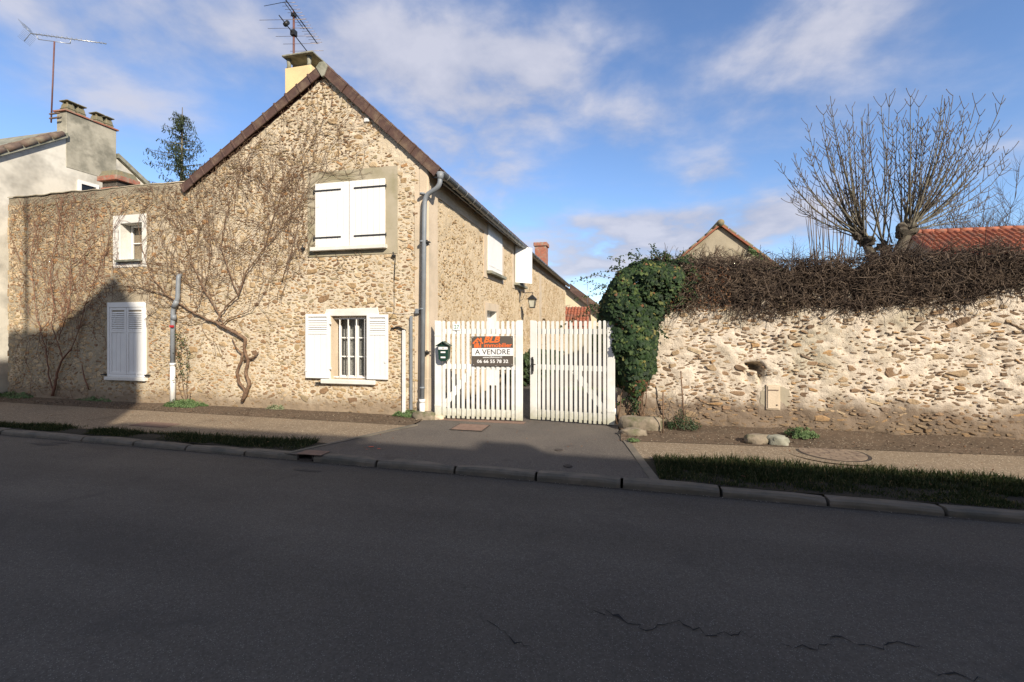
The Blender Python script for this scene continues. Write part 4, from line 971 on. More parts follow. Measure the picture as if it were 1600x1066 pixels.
m = MB(); V_ = [(bx - .62, by - .04), (bx + .03, by - .04), (bx + .03, by + .56), (bx - .62, by + .56)]
m.add([(x, y, zt - .2) for x, y in V_] + [(x * .8 + (bx - .3) * .2, y * .8 + (by + .26) * .2, zt - .03) for x, y in V_], [(0, 1, 5, 4), (1, 2, 6, 5), (2, 3, 7, 6), (3, 0, 4, 7), (4, 5, 6, 7)]); m.build('chimney_crown', m_lichen, bc, .02)
# far end chimney on the rear of the roof
q = atx(838, 388, -3.9); cy_ = q[1]; 
m = MB(); m.box(-4.35, -3.75, 23.6, 24.3, 4.5, CAM_Z + (515 - 383) / F * 23.6); bb = m.build('brick_chimney', m_brick, house, .01); z_ = CAM_Z + (515 - 383) / F * 23.6
m = MB(); m.box(-4.41, -3.69, 23.54, 24.36, z_, z_ + .2); m.build('corbel', m_brick, bb, .02)
settle(house)
# ================================================================ wall lantern
q = atx(811, 459, WX); ly = 15.3
lan = empty('wall_lantern', (WX, ly, 2.2), 'glazed iron lantern on a bracket on the long side wall above the gate', 'lamp')
m = MB(); m.box(WX, WX + .02, ly - .02, ly + .02, 2.45, 2.85); m.tube([(WX, ly, 2.78), (WX + .5, ly, 2.78)], .012, 6); m.tube([(WX, ly, 2.5), (WX + .12, ly, 2.55), (WX + .22, ly, 2.77)], .008, 5); m.tube([(WX + .46, ly, 2.78), (WX + .46, ly, 2.7)], .01, 5); m.build('bracket', m_black, lan)
lx = WX + .46
m = MB()
for (a, b) in ((-1, -1), (1, -1), (1, 1), (-1, 1)): m.tube([(lx + a * .075, ly + b * .075, 2.28), (lx + a * .12, ly + b * .12, 2.55)], .009, 4)
m.box(lx - .085, lx + .085, ly - .085, ly + .085, 2.25, 2.28); m.build('lantern_frame', m_black, lan)
m = MB(); m.add([(lx - .16, ly - .16, 2.55), (lx + .16, ly - .16, 2.55), (lx + .16, ly + .16, 2.55), (lx - .16, ly + .16, 2.55), (lx - .06, ly - .06, 2.66), (lx + .06, ly - .06, 2.66), (lx + .06, ly + .06, 2.66), (lx - .06, ly + .06, 2.66), (lx, ly, 2.72)],
      [(3, 2, 1, 0), (0, 1, 5, 4), (1, 2, 6, 5), (2, 3, 7, 6), (3, 0, 4, 7), (4, 5, 8), (5, 6, 8), (6, 7, 8), (7, 4, 8)]); m.build('lantern_roof', m_black, lan)
m_frost = simple('lantern_glass', (.5, .5, .42), None, 3, .2, 0)
m = MB(); m.add([(lx + a * (.066 if k == 0 else .108), ly + b * (.066 if k == 0 else .108), 2.285 if k == 0 else 2.545) for k in (0, 1) for (a, b) in ((-1, -1), (1, -1), (1, 1), (-1, 1))], [(0, 1, 5, 4), (1, 2, 6, 5), (2, 3, 7, 6), (3, 0, 4, 7)]); m.build('pane', m_frost, lan)
settle(lan); lan.location.z += .08

# ================================================================ gate
def gate_leaf(hx, hy, fx, fy, label, flip, nsl=15, H=1.76):
    """leaf from hinge (hx, hy) to free end (fx, fy), built along local +x from the left end"""
    if not flip: a, b = Vector((hx, hy, 0)), Vector((fx, fy, 0))
    else: a, b = Vector((fx, fy, 0)), Vector((hx, hy, 0))
    Wd = (b - a).length; rz = math.atan2(b[1] - a[1], b[0] - a[0])
    root = empty('gate', (a[0], a[1], .0), label, 'gate', 'white picket gate leaves across the driveway', rz)
    def rounded(x0, x1, z0, z1, y0, y1, nm, bev=.004):
        r_ = (x1 - x0) / 2; pts = [(x0, y0, z0), (x1, y0, z0)] + [(x0 + r_ + r_ * math.cos(t), y0, z1 - r_ + r_ * math.sin(t)) for t in [math.pi * i / 8 for i in range(9)]]
        m = MB(); m.prism(pts, (0, y1 - y0, 0)); return m
    zb = .03
    for (x0, x1) in ((0, .125), (Wd - .125, Wd)):
        m = MB(); pts = [(x0, -.03, zb)] + [(x1, -.03, zb)] 
        if x0 == 0: pts += [(x1, -.03, H - .035), (x1 - .03, -.03, H - .005), (x0, -.03, H)]
        else: pts += [(x1, -.03, H), (x0 + .03, -.03, H - .005), (x0, -.03, H - .035)]
        m.prism(pts, (0, .04, 0)); m.build('gate_stile', m_whitegate, root, .004)
    g0, g1 = .125, Wd - .125; pitch = (g1 - g0) / nsl; sw_ = pitch * .57
    me = rounded(0, sw_, zb + .005, H - .01, -.028, -.006, 'slat').mesh('slat', m_whitegate)
    for i in range(nsl):
        o = bpy.data.objects.new('slat', me); col.objects.link(o); o.parent = root; o.location = (g0 + pitch * (i + .5) - sw_ / 2, random.uniform(-.003, .003), random.uniform(-.006, .006)); o.rotation_euler.y = random.uniform(-.002, .002)
    for (z0, z1) in ((H - .24, H - .15), (.90, .99), (.07, .20)):
        m = MB(); m.box(.1, Wd - .1, -.004, .03, z0, z1); m.build('gate_rail', m_whitegate, root, .004)
    m = MB()
    if not flip: P0, P1 = (.13, .2), (.68, .9)
    else: P0, P1 = (Wd - .13, .2), (Wd - .68, .9)
    d = Vector((P1[0] - P0[0], 0, P1[1] - P0[1])).normalized(); nn = Vector((-d[2], 0, d[0])) * .05
    m.prism([Vector((P0[0], -.002, P0[1])) - nn, Vector((P1[0], -.002, P1[1])) - nn, Vector((P1[0], -.002, P1[1])) + nn, Vector((P0[0], -.002, P0[1])) + nn], (0, .028, 0)); m.build('gate_brace', m_whitegate, root)
    hxx = .0 if not flip else Wd
    for z in (.25, 1.5): m = MB(); m.tube([(hxx, .01, z - .05), (hxx, .01, z + .05)], .014, 8); m.box(min(hxx, hxx + (-.12 if flip else .12)), max(hxx, hxx + (-.12 if flip else .12)), -.036, -.031, z - .015, z + .015); m.build('hinge', m_whitegate, root)
    return root, Wd
random.seed(8)
p0 = gp(680, 655); p1 = gp(817, 660); q0 = gp(829, 657); q1 = gp(961, 667)
gL, wL = gate_leaf(p0[0], p0[1], p1[0], p1[1], 'left white picket gate leaf beside the house corner, with letterbox and sale sign', False)
gR, wR = gate_leaf(q1[0], q1[1], q0[0], q0[1], 'right white picket gate leaf beside the ivy, with the black handle', True)
m = MB(); m.box(.03, .07, -.045, -.03, .87, 1.08); m.tube([(.05, -.04, 1.0), (.05, -.09, 1.0), (.12, -.09, .99)], .009, 6); m.tube([(.05, -.045, 1.08), (.05, -.045, 1.12)], .015, 6); m.tube([(.05, -.045, .83), (.05, -.045, .87)], .015, 6)
m.build('handle', m_black, gR)
m = MB(); a = gp(678, 656, .0); b = gp(818, 664, 0); m.box(a[0], b[0], 7.5, 7.66, -.05, .016); tag(m.build('gate_threshold', m_redcover), kind='structure')
# gate frame helper: world point on left leaf plane
bpy.context.view_layer.update()
def onleaf(root, u, v, y=-.04):
    M = root.matrix_world; Mi = M.inverted(); o = Mi @ Vector((0, 0, CAM_Z)); d = Mi.to_3x3() @ Vector(ray(u, v)); t = (y - o[1]) / d[1]; return o + d * t
# letterbox
p = onleaf(gL, 695.5, 562); pt = onleaf(gL, 695.5, 541); bxw = .17
lb = bpy.data.objects.new('letterbox', None); col.objects.link(lb); lb.matrix_world = gL.matrix_world @ Matrix.Translation((p[0], -.03, p[2])); tag(lb, 'dark green metal letterbox with a little pitched lid hanging on the left gate leaf', 'letterbox')
hh = pt[2] - p[2]; bw = .098
m = MB(); m.prism([(-bw * .86, 0, .02), (-bw * .5, 0, -.02), (bw * .5, 0, -.02), (bw * .86, 0, .02), (bw, 0, hh), (-bw, 0, hh)], (0, -.12, 0)); m.build('box', m_green, lb, .004)
m = MB(); m.prism([(-bw * 1.3, 0, hh - .0), (0, 0, hh + .075), (bw * 1.3, 0, hh), (bw * 1.3, 0, hh + .012), (0, 0, hh + .09), (-bw * 1.3, 0, hh + .012)], (0, -.16, 0)); m.prism([(-bw, -.0, hh), (bw, -.0, hh), (0, -.0, hh + .06)], (0, -.118, 0)); m.build('lid', m_green, lb)
m = MB(); m.box(-bw * .85, bw * .85, -.126, -.121, hh - .055, hh - .01); fl = m.build('letter_flap', m_signwhite, lb)
m = MB(); m.box(-.02, .02, -.129, -.1265, hh - .035, hh - .025); m.build('flap_grip', m_black, fl)
for z in (hh - .115, hh - .205): m = MB(); m.box(-.042, .042, -.125, -.121, z, z + .026); m.build('name_plate', m_signwhite, lb)
# text
def text_mesh(body, height, name, mat, parent, x, z, y, width=None, bold=0, shear=0, ext=.0008, align='CENTER'):
    c = bpy.data.curves.new(name, 'FONT'); c.body = body; c.size = 1; c.align_x = align; c.extrude = 0; c.offset = bold; c.shear = shear; c.resolution_u = 3
    t = bpy.data.objects.new('tmp_text', c); col.objects.link(t); bpy.context.view_layer.update()
    me = bpy.data.meshes.new_from_object(t.evaluated_get(bpy.context.evaluated_depsgraph_get())); bpy.data.objects.remove(t)
    vs = np.array([v.co[:] for v in me.vertices]); 
    mn, mx = vs.min(0), vs.max(0); sx = (width / (mx[0] - mn[0])) if width else height / (mx[1] - mn[1]); sz = height / (mx[1] - mn[1])
    x_off = {'CENTER': (mn[0] + mx[0]) / 2, 'LEFT': mn[0]}[align]
    for v in me.vertices:
        cx_, cy_, _ = v.co; v.co = (x + (cx_ - x_off) * sx, y, z + (cy_ - mn[1]) * sz)
    me.materials.clear(); me.materials.append(mat); me.name = name
    o = bpy.data.objects.new(name, me); col.objects.link(o); o.parent = parent; return o
# sale sign
a = onleaf(gL, 738, 572, -.05); b = onleaf(gL, 802, 526, -.05); sw2, sh2 = b[0] - a[0], b[2] - a[2]
sg = bpy.data.objects.new('sale_sign', None); col.objects.link(sg); sg.matrix_world = gL.matrix_world @ Matrix.Translation((a[0], -.045, a[2])) @ Matrix.Rotation(R(-.8), 4, 'Y')
tag(sg, 'brown white and orange estate agent sale sign fixed to the left gate leaf', 'sign')
m = MB(); n = 12; vs = []
for i in range(n + 1):
    x = sw2 * i / n; yy = -.012 * math.sin(math.pi * i / n) - .006
    vs += [(x, yy, 0), (x, yy, sh2)]
m.add([(-.001, -.006, 0), (sw2, -.006, 0), (sw2, -.006, sh2), (-.001, -.006, sh2)] + [(-.001, -.001, 0), (sw2, -.001, 0), (sw2, -.001, sh2), (-.001, -.001, sh2)], [(0, 1, 2, 3), (7, 6, 5, 4), (0, 4, 5, 1), (1, 5, 6, 2), (2, 6, 7, 3), (3, 7, 4, 0)])
m.build('board', m_signbrown, sg)
m = MB(); m.quad((0, -.0068, sh2 * .34), (sw2, -.0068, sh2 * .34), (sw2, -.0068, sh2 * .60), (0, -.0068, sh2 * .60)); m.build('white_band', m_signwhite, sg)
yt = -.0078
text_mesh('BLB', sh2 * .21, 'lettering', m_signorange, sg, sw2 * .49, sh2 * .785, yt, sw2 * .40, .03, .3)
text_mesh('immobilier', sh2 * .145, 'lettering', m_signorange, sg, sw2 * .635, sh2 * .625, yt, sw2 * .68, .014)
text_mesh('A VENDRE', sh2 * .175, 'lettering', m_signtext, sg, sw2 * .5, sh2 * .385, yt, sw2 * .86, .012)
text_mesh('www.blbimmo.fr', sh2 * .062, 'lettering', m_signwhite, sg, sw2 * .5, sh2 * .265, yt, sw2 * .48, .012)
text_mesh('06 66 55 78 32', sh2 * .115, 'lettering', m_signwhite, sg, sw2 * .5, sh2 * .10, yt, sw2 * .76, .018)
# emblem: a roof over two little figures
m = MB(); U = sw2 * .01; V0 = sh2 * .62
def poly(pts): m.add([(x * sw2, yt, V0 + z * sh2) for x, z in pts], [tuple(range(len(pts)))])
poly([(.01, .15), (.035, .12), (.145, .28), (.145, .34)]); poly([(.145, .28), (.255, .12), (.28, .15), (.24, .205), (.24, .33), (.20, .33), (.20, .262), (.145, .34)])
def disc(cx_, cz_, r_): m.add([(cx_ * sw2 + r_ * math.cos(t), yt, V0 + cz_ * sh2 + r_ * math.sin(t)) for t in [2 * math.pi * i / 12 for i in range(12)]], [tuple(range(12))])
disc(.13, .20, .018); disc(.075, .12, .012); disc(.215, .125, .012)
poly([(.055, .0), (.095, .0), (.095, .095), (.055, .095)]); poly([(.105, .0), (.165, .0), (.165, .15), (.105, .15)]); poly([(.178, .0), (.225, .0), (.225, .095), (.195, .095)])
m.build('emblem', m_signorange, sg)
for (x, z) in ((.02, .96), (.97, .96), (.97, .05), (.03, .04), (.58, .01)): m = MB(); m.tube([(x * sw2, -.006, z * sh2), (x * sw2, -.011, z * sh2)], .006, 8); m.build('fixing', m_pvc, sg)
# number plate
a = onleaf(gL, 708, 516, -.04); b = onleaf(gL, 719, 506, -.04); npw, nph = b[0] - a[0], b[2] - a[2]
npl = bpy.data.objects.new('number_plate', None); col.objects.link(npl); npl.matrix_world = gL.matrix_world @ Matrix.Translation((a[0], -.036, a[2])); tag(npl, 'small white house number plate 27 on the left gate leaf above the letterbox', 'number plate')
m = MB(); m.box(0, npw, -.004, .0, 0, nph); m.build('plate', m_signwhite, npl)
text_mesh('27', nph * .62, 'lettering', m_greentext, npl, npw * .5, nph * .2, -.005, npw * .72, .01)

# ================================================================ garden wall on the right
GY = 7.92; GX0, GX1 = -.02, 14.0
def wtop(s): return 2.26 + .04 * math.sin(s * 1.3)
gw = empty('garden_wall', (4, GY + .2, 0), 'long pale rubble stone garden wall right of the gate under dead creeper', 'wall')
HATCH = (at(1196, 601, GY)[0], at(1218, 601, GY)[0], at(1207, 640, GY)[2], at(1207, 601, GY)[2])
HOLE = (at(1165, 560, GY)[0], at(1200, 560, GY)[0], at(1180, 600, GY)[2], at(1180, 566, GY)[2])
def gb(S, Z):
    t = np.clip((S - 1.0) / .8, 0, 1)
    hole = -.3 * np.exp(-(((S - (HOLE[0] + .13 + .04 * np.sin(Z * 40))) / .10) ** 4 + ((Z - (HOLE[2] + .27)) / .065) ** 4)) -.2 * np.exp(-(((S - (HOLE[0] + .22)) / .035) ** 2 + ((Z - (HOLE[2] + .18)) / .12) ** 2)) -.08 * np.exp(-(((S - (HOLE[0] + .02)) / .09) ** 2 + ((Z - (HOLE[2] + .12)) / .12) ** 2))
    foot = np.where(Z < .45, .07 * (1 - Z / .45) * (1 + 1.2 * fbm(S * 3, Z * 3, 5)), 0)
    return .035 * fbm(S * .8, Z * .8, 91) + hole + foot + .02 * fbm(S * 3, Z * 4, 14)
gwf = wall_grid('wall', m_mortar2, gw, GX0, GX1, 2.05, wtop, lambda S, Z: (S, np.full_like(S, GY), Z), [], .028, [(HATCH[0] - .12, HATCH[1] + .14, HATCH[2] - .1, HATCH[3] + .12)], .027, 30, (0, -1, 0), gb)
m = MB(); m.box(GX0, GX1, GY + .34, GY + .42, 0, 2.1); m.box(GX0, GX1, GY + .06, GY + .34, 2.1, 2.16); m.box(GX0 - .02, GX0 + .3, GY - .04, GY + .4, 0, 2.12); m.build('wall_core', m_mortar2, gw)
def okg(s, z, hw, hh):
    if s - hw < GX0 + .02 or s + hw > GX1 or z + hh > 2.15 or z - hh < .04: return False
    if s + hw > HATCH[0] - .1 and s - hw < HATCH[1] + .1 and z + hh > HATCH[2] - .08 and z - hh < HATCH[3] + .1: return False
    if abs(s - (HOLE[0] + .13)) < hw + .07 and abs(z - (HOLE[2] + .27)) < hh + .04: return False
    return True
stg = pack(GX0, 8.5, 2.15, okg, [(.08, .135), (.052, .08), (.032, .05), (.018, .032)], [110, 1700, 6500, 17000], aspect=(1.5, 4.6), seed=23, tilt=.2, gap=.012,
           dens=lambda s, z: min(1, max(.2, .8 + 1.9 * float(fbm(np.array(s * 1.1), np.array(z * 1.6), 61)) + (.3 if z < .9 else -.1))))
bpy.context.view_layer.update()
place_stones(stg, lambda s, z: Vector((s, GY + .004, z)), (1, 0, 0), (0, -1, 0), m_stone2, gwf, gw, 300, 'small_stones', .020, base=lambda s, z: float(gb(np.array(s), np.array(z))))
m = MB(); random.seed(19); hc = ((HATCH[0] + HATCH[1]) / 2 + .04, (HATCH[2] + HATCH[3]) / 2 + .01)
sg_ = lambda v: math.copysign(abs(v) ** .5, v)
m.prism([(hc[0] + .2 * random.uniform(.85, 1.15) * sg_(math.cos(2 * math.pi * i / 28)), GY - .0, hc[1] + .17 * random.uniform(.85, 1.15) * sg_(math.sin(2 * math.pi * i / 28))) for i in range(28)], (0, -.012, 0)); m.build('cement_patch', m_barn, gw)
settle(gw)
# meter hatch
ht = empty('meter_hatch', ((HATCH[0] + HATCH[1]) / 2, GY - .035, HATCH[2]), 'small cream meter hatch let into the foot of the right wall', 'hatch')
m = MB(); hz0, hz1, hw_ = 0, HATCH[3] - HATCH[2], (HATCH[1] - HATCH[0]) / 2; m.box(-hw_, hw_, 0, .1, hz0, hz1); m.build('frame', m_render, ht, .006)
m = MB(); m.box(-hw_ + .02, hw_ - .02, -.012, -.001, hz0 + .02, hz1 - .02); dd = m.build('door', m_render, ht, .004)
m = MB(); m.box(-hw_ + .03, hw_ - .03, -.018, -.012, hz1 - .09, hz1 - .075); m.build('latch', m_iron, dd); m = MB(); m.tube([(hw_ - .05, -.013, hz0 + .08), (hw_ - .05, -.02, hz0 + .08)], .012, 8); m.build('lock', m_iron, dd)

# ================================================================ dead creeper on the wall top
random.seed(44); rng = np.random.default_rng(44)
def ctop(x): return 2.74 + .05 * math.sin(x * 1.7) + .03 * math.sin(x * 5.1) - (.08 if x > 5.5 else 0) 
def cbot(x): return min(2.2, 1.86 + .03 * math.sin(x * 1.9) + .03 * math.sin(x * 5) + (max(0, x - 4.5) * .3))
cr_ = empty('dead_creeper', (4, GY + .1, 1.9), 'thick tangle of bare brown creeper stems along the top of the right wall', 'creeper')
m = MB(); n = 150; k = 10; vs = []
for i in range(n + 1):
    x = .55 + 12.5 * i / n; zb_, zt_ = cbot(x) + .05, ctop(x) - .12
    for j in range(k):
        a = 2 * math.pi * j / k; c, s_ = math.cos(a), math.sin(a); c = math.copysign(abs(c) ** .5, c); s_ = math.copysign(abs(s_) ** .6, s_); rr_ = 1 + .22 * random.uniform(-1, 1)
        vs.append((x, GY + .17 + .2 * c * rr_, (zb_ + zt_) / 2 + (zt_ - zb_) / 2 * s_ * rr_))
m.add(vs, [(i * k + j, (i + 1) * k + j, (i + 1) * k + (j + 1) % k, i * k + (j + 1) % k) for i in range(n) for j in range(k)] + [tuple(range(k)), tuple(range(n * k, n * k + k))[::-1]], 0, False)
m.build('gap_shade_core', m_deadcore, cr_)  # dark inner mesh that makes the gaps between stems read as shade
m = MB()
def twist_twig(x, y, z, L_, r_, dirv, curl=.5, n=7, bias=(0, 0, 0), sides=3):
    p = Vector((x, y, z)); d = Vector(dirv).normalized(); pts = [tuple(p)]; ax = Vector((random.gauss(0, 1), random.gauss(0, 1), random.gauss(0, 1))).normalized(); c = random.gauss(0, curl)
    for i in range(n):
        d = (Matrix.Rotation(c / n * 3 + random.gauss(0, .18), 3, ax) @ d + Vector(bias) * .2).normalized(); p = p + d * (L_ / n); pts.append(tuple(p))
    m.tube(pts, [r_ * (1 - .6 * i / n) for i in range(n + 1)], sides, cap=False); return pts
for i in range(10500):
    x = random.uniform(.6, 9.5) if i % 8 else random.uniform(9, 12.8)
    zb_, zt_ = cbot(x), ctop(x); t = random.random() ; z = zb_ + (zt_ - zb_) * t
    rad = math.sqrt(max(.02, 1 - (2 * t - 1) ** 6)); y = GY + .17 - (.20 * rad + random.uniform(-.03, .05))
    if random.random() < .22: y = GY + random.uniform(-.05, .45); z = zt_ - random.uniform(.0, .1)
    d = (random.gauss(0, 1), random.gauss(0, .35) - .1, random.gauss(0, .75) - (.25 if random.random() < .5 else 0))
    twist_twig(x, y, z, random.uniform(.12, .38), random.choice((.003, .004, .005, .0075)), d, 1.1, 6)
for i in range(240):   # loose ends against the sky
    x = random.uniform(.9, 11); twist_twig(x, GY + random.uniform(-.05, .3), ctop(x) - .05, random.uniform(.12, .3), .0028, (random.gauss(0, 1), random.gauss(0, .3), random.uniform(.2, .9)), .9, 6)
for i in range(110):   # hanging under the mass
    x = random.uniform(.7, 9); twist_twig(x, GY - .06, cbot(x) + .06, random.uniform(.08, .2), .0035, (random.gauss(0, .4), -.1, -1), .5, 5)
tw = m.build('stems', m_deadtwig, cr_); tw['kind'] = 'stuff'
m = MB()
for i in range(2300):
    x = random.uniform(.65, 9.5); zb_, zt_ = cbot(x), ctop(x); t = random.random(); z = zb_ + .05 + (zt_ - zb_ - .05) * t; rad = math.sqrt(max(.02, 1 - (2 * t - 1) ** 6))
    twist_twig(x, GY + .17 - (.22 * rad + random.uniform(0, .06)), z, random.uniform(.18, .5), random.choice((.004, .005, .0065)), (random.gauss(0, 1), random.gauss(0, .25) - .05, random.gauss(0, .8)), 1.3, 8)
tw = m.build('stems', m_deadtwig2, cr_); tw['kind'] = 'stuff'
settle(cr_)
# ================================================================ ivy by the gate pillar
ivy = empty('ivy', (.35, GY - .1, 0), 'dense dark green ivy bush covering the right gate pillar and wall end', 'ivy')
out = [(-.16, .95), (-.24, 1.3), (-.3, 1.7), (-.34, 2.0), (-.2, 2.35), (0, 2.6), (.3, 2.74), (.62, 2.78), (.9, 2.72), (1.08, 2.55), (1.05, 2.3), (.88, 2.1), (.74, 1.95), (.60, 1.7), (.62, 1.4), (.60, 1.15), (.52, .9), (.42, .6), (.3, .42), (.16, .5), (-.03, .75)]
OP = np.array(out)
def inside(x, z):
    c = np.zeros(len(x), bool); n = len(OP)
    for i in range(n):
        x1, z1_ = OP[i]; x2, z2 = OP[(i + 1) % n]; t = ((z1_ > z) != (z2 > z)) & (x < (x2 - x1) * (z - z1_) / (z2 - z1_ + 1e-9) + x1); c ^= t
    return c
def edged(x, z):
    d = np.full(len(x), 9.); n = len(OP)
    for i in range(n):
        a, b = OP[i], OP[(i + 1) % n]; ab = b - a; t = np.clip(((x - a[0]) * ab[0] + (z - a[1]) * ab[1]) / (ab @ ab), 0, 1); d = np.minimum(d, np.hypot(x - a[0] - t * ab[0], z - a[1] - t * ab[1]))
    return d
X = rng.uniform(-.45, 1.2, 15000); Z = rng.uniform(.35, 2.85, 15000); wob = .12 * fbm(X * 4.5, Z * 4.5, 3)
k_ = inside(X + wob, Z + wob); X, Z = X[k_], Z[k_]; E = edged(X, Z); front = rng.random(len(X)) < .72
D = .36 * (1 - np.exp(-E / .13)) * (1 + .6 * fbm(X * 4.5, Z * 4.5, 8)); Yp = np.where(front, GY + .02 - D + rng.normal(0, .02, len(X)), GY + .12 + rng.uniform(-.15, .5, len(X)) * np.clip(E / .2, .2, 1))
gx = fbm((X + .02) * 4, Z * 4, 8) - fbm((X - .02) * 4, Z * 4, 8)
cxm = .25; Nn = np.stack([(X - cxm) * .9 * np.exp(-E / .15) + rng.normal(0, .28, len(X)), -np.ones(len(X)) * np.where(front, 1, .5), .35 + (Z - 1.6) * .5 * np.exp(-E / .15) + rng.normal(0, .28, len(X))], 1)
P_ = np.stack([X, Yp, Z], 1); siz = rng.uniform(.04, .105, len(X)) * np.where(Z < 2.0, 1.15, .8)
nb = (rng.random(len(X)) < .025) | ((Z < .8) & (rng.random(len(X)) < .8 - (Z - .4)))
o = cloud('leaves', P_[~nb], Nn[~nb], siz[~nb], IVY_V, IVY_F, m_ivy, ivy, rng.normal(0, .5, (~nb).sum())); o['kind'] = 'stuff'
o = cloud('withered_leaves', P_[nb], Nn[nb], siz[nb] * .7, IVY_V, IVY_F, m_ivybrown, ivy); o['kind'] = 'stuff'
m = MB()
for i in range(9):
    x = random.uniform(-.05, .42); pts = [(x, GY - .08, .0)]; xx, zz = x, 0
    while zz < random.uniform(1.2, 2.3): zz += .12; xx += random.gauss(0, .03) + (.25 - xx) * .0; pts.append((xx, GY - .08 - random.uniform(0, .04), zz))
    m.tube(pts, [.010 * (1 - .6 * j / len(pts)) for j in range(len(pts))], 5)
m.build('stem', m_bark, ivy)
m = MB()  # shoots reaching to the left against the sky
sh = []
for (x, z, dx_, dz_, L_) in ((-.1, 2.45, -1, .05, .7), (0, 2.55, -1, .25, .55), (-.2, 2.2, -1, -.05, .55), (-.25, 2.0, -1, -.35, .6), (.1, 2.7, -.7, .5, .3), (-.2, 2.3, -1, .1, .45), (-.28, 1.9, -1, -.2, .75), (.5, 2.75, .1, 1, .14), (.8, 2.75, -.4, .6, .15)):
    p = Vector((x, GY - .15, z)); d = Vector((dx_, -.1, dz_)).normalized(); pts = [tuple(p)]
    for i in range(9):
        d = (d + Vector((0, random.gauss(0, .05), random.gauss(0, .13) - .05))).normalized(); p = p + d * L_ / 9; pts.append(tuple(p))
        for s_ in (-1, 1):
            sh.append((p[0] + random.gauss(0, .012), p[1] + random.gauss(0, .02), p[2] + s_ * random.uniform(.0, .03)))
    m.tube(pts, [.004 * (1 - .07 * i) for i in range(10)], 4)
m.build('shoots', m_bark, ivy)
for i in range(75):
    a = OP[random.randrange(len(OP))]; b = OP[random.randrange(len(OP))]; a = Vector((a[0], 0, a[1])); cen = Vector((.3, 0, 1.8)); d = (a - cen); d[2] -= .4; d = (d.normalized() + Vector((random.gauss(0, .5), 0, random.gauss(0, .5)))).normalized(); p = Vector((a[0], GY - .08 - random.uniform(0, .12), a[2]))
    if p[0] > .4 and p[2] < 1.3: continue
    for k in range(random.randint(4, 10)):
        d = (d + Vector((random.gauss(0, .2), 0, random.gauss(0, .2) - .12))).normalized(); p = p + d * .028; sh.append((p[0], p[1], p[2])); sh.append((p[0] + random.gauss(0, .03), p[1], p[2] + random.gauss(0, .03)))
sh = np.array(sh); o = cloud('shoot_leaves', sh, np.stack([rng.normal(0, .3, len(sh)), -np.ones(len(sh)), rng.normal(.3, .4, len(sh))], 1), rng.uniform(.03, .06, len(sh)), OVAL_V, OVAL_F, m_ivy, ivy); o['kind'] = 'stuff'
# withered leaves spreading onto the creeper
n = 420; X = rng.uniform(.45, 1.7, n); Z = rng.uniform(1.88, 2.6, n); o = cloud('withered_leaves', np.stack([X, np.full(n, GY - .12) + rng.normal(0, .03, n), Z], 1), np.stack([rng.normal(0, .5, n), -np.ones(n), rng.normal(0, .5, n)], 1), rng.uniform(.025, .05, n), OVAL_V, OVAL_F, m_ivybrown, ivy); o['kind'] = 'stuff'
settle(ivy)
# ================================================================ creepers on the facade
random.seed(77)
BL = [SUR, W_UP, (W_LO[0] - .35, W_LO[1] + .1, W_LO[2] - .1, W_LO[3] + .1), W_SM, (W_LS[0], W_LS[1], W_LS[2], W_LS[3])]
BLs = [(W_UP[0] + .1, W_UP[1], W_UP[2], W_UP[3]), BL[2], W_SM, BL[4]]
def okv(x, z, xmax=-5.0):
    if x < XL + .1 or x > xmax or z > gtop(x) - .03 or z < .02: return False
    return not any(a < x < b and c < z < d for (a, b, c, d) in BLs)
def grow(m, x, z, ang, L_, r0, depth, xmax, upb=.05, br=.35, wig=.2, sides=4):
    pts = []; step = .07 if depth < 3 else .05; n = int(L_ / step); off = .04 + .012 * random.random(); k = 0; y = FY - off
    for i in range(n):
        pts.append((x, y - .01 * math.sin(i * .7 + depth), z)); ang += random.gauss(0, wig); ang += (math.pi / 2 - ang) * upb * .3
        nx_, nz_ = x + step * math.cos(ang), z + step * math.sin(ang)
        if not okv(nx_, nz_, xmax): 
            ang += random.choice((-1, 1)) * .9; nx_, nz_ = x + step * math.cos(ang), z + step * math.sin(ang)
            if not okv(nx_, nz_, xmax): break
        x, z = nx_, nz_
        if depth < 4 and i > 2 and random.random() < br * step / .07 * .42:
            a2 = ang + random.choice((-1, 1)) * random.uniform(.45, 1.15); grow(m, x, z, a2, L_ * random.uniform(.35, .65), r0 * .62, depth + 1, xmax, upb, br, wig, 3)
    if len(pts) > 2:
        q = len(pts); m.tube(pts, [max(.0031, r0 * (1 - .72 * i / q)) for i in range(q)], sides if r0 > .004 else 3, cap=False)
def limb(m, px, r0, r1, n=7, y0=.06):
    W_ = [at(u, v, FY - y0) for u, v in px]; P = []
    for a, b in zip(W_[:-1], W_[1:]):
        k = max(2, int((b - a).length / .07))
        for i in range(k): t = i / k; P.append(a.lerp(b, t) + Vector((random.gauss(0, .007), random.gauss(0, .004), random.gauss(0, .007))))
    P.append(W_[-1]); q = len(P); m.tube([tuple(p) for p in P], [(r0 + (r1 - r0) * i / q) * random.uniform(.9, 1.12) for i in range(q)], n); return P
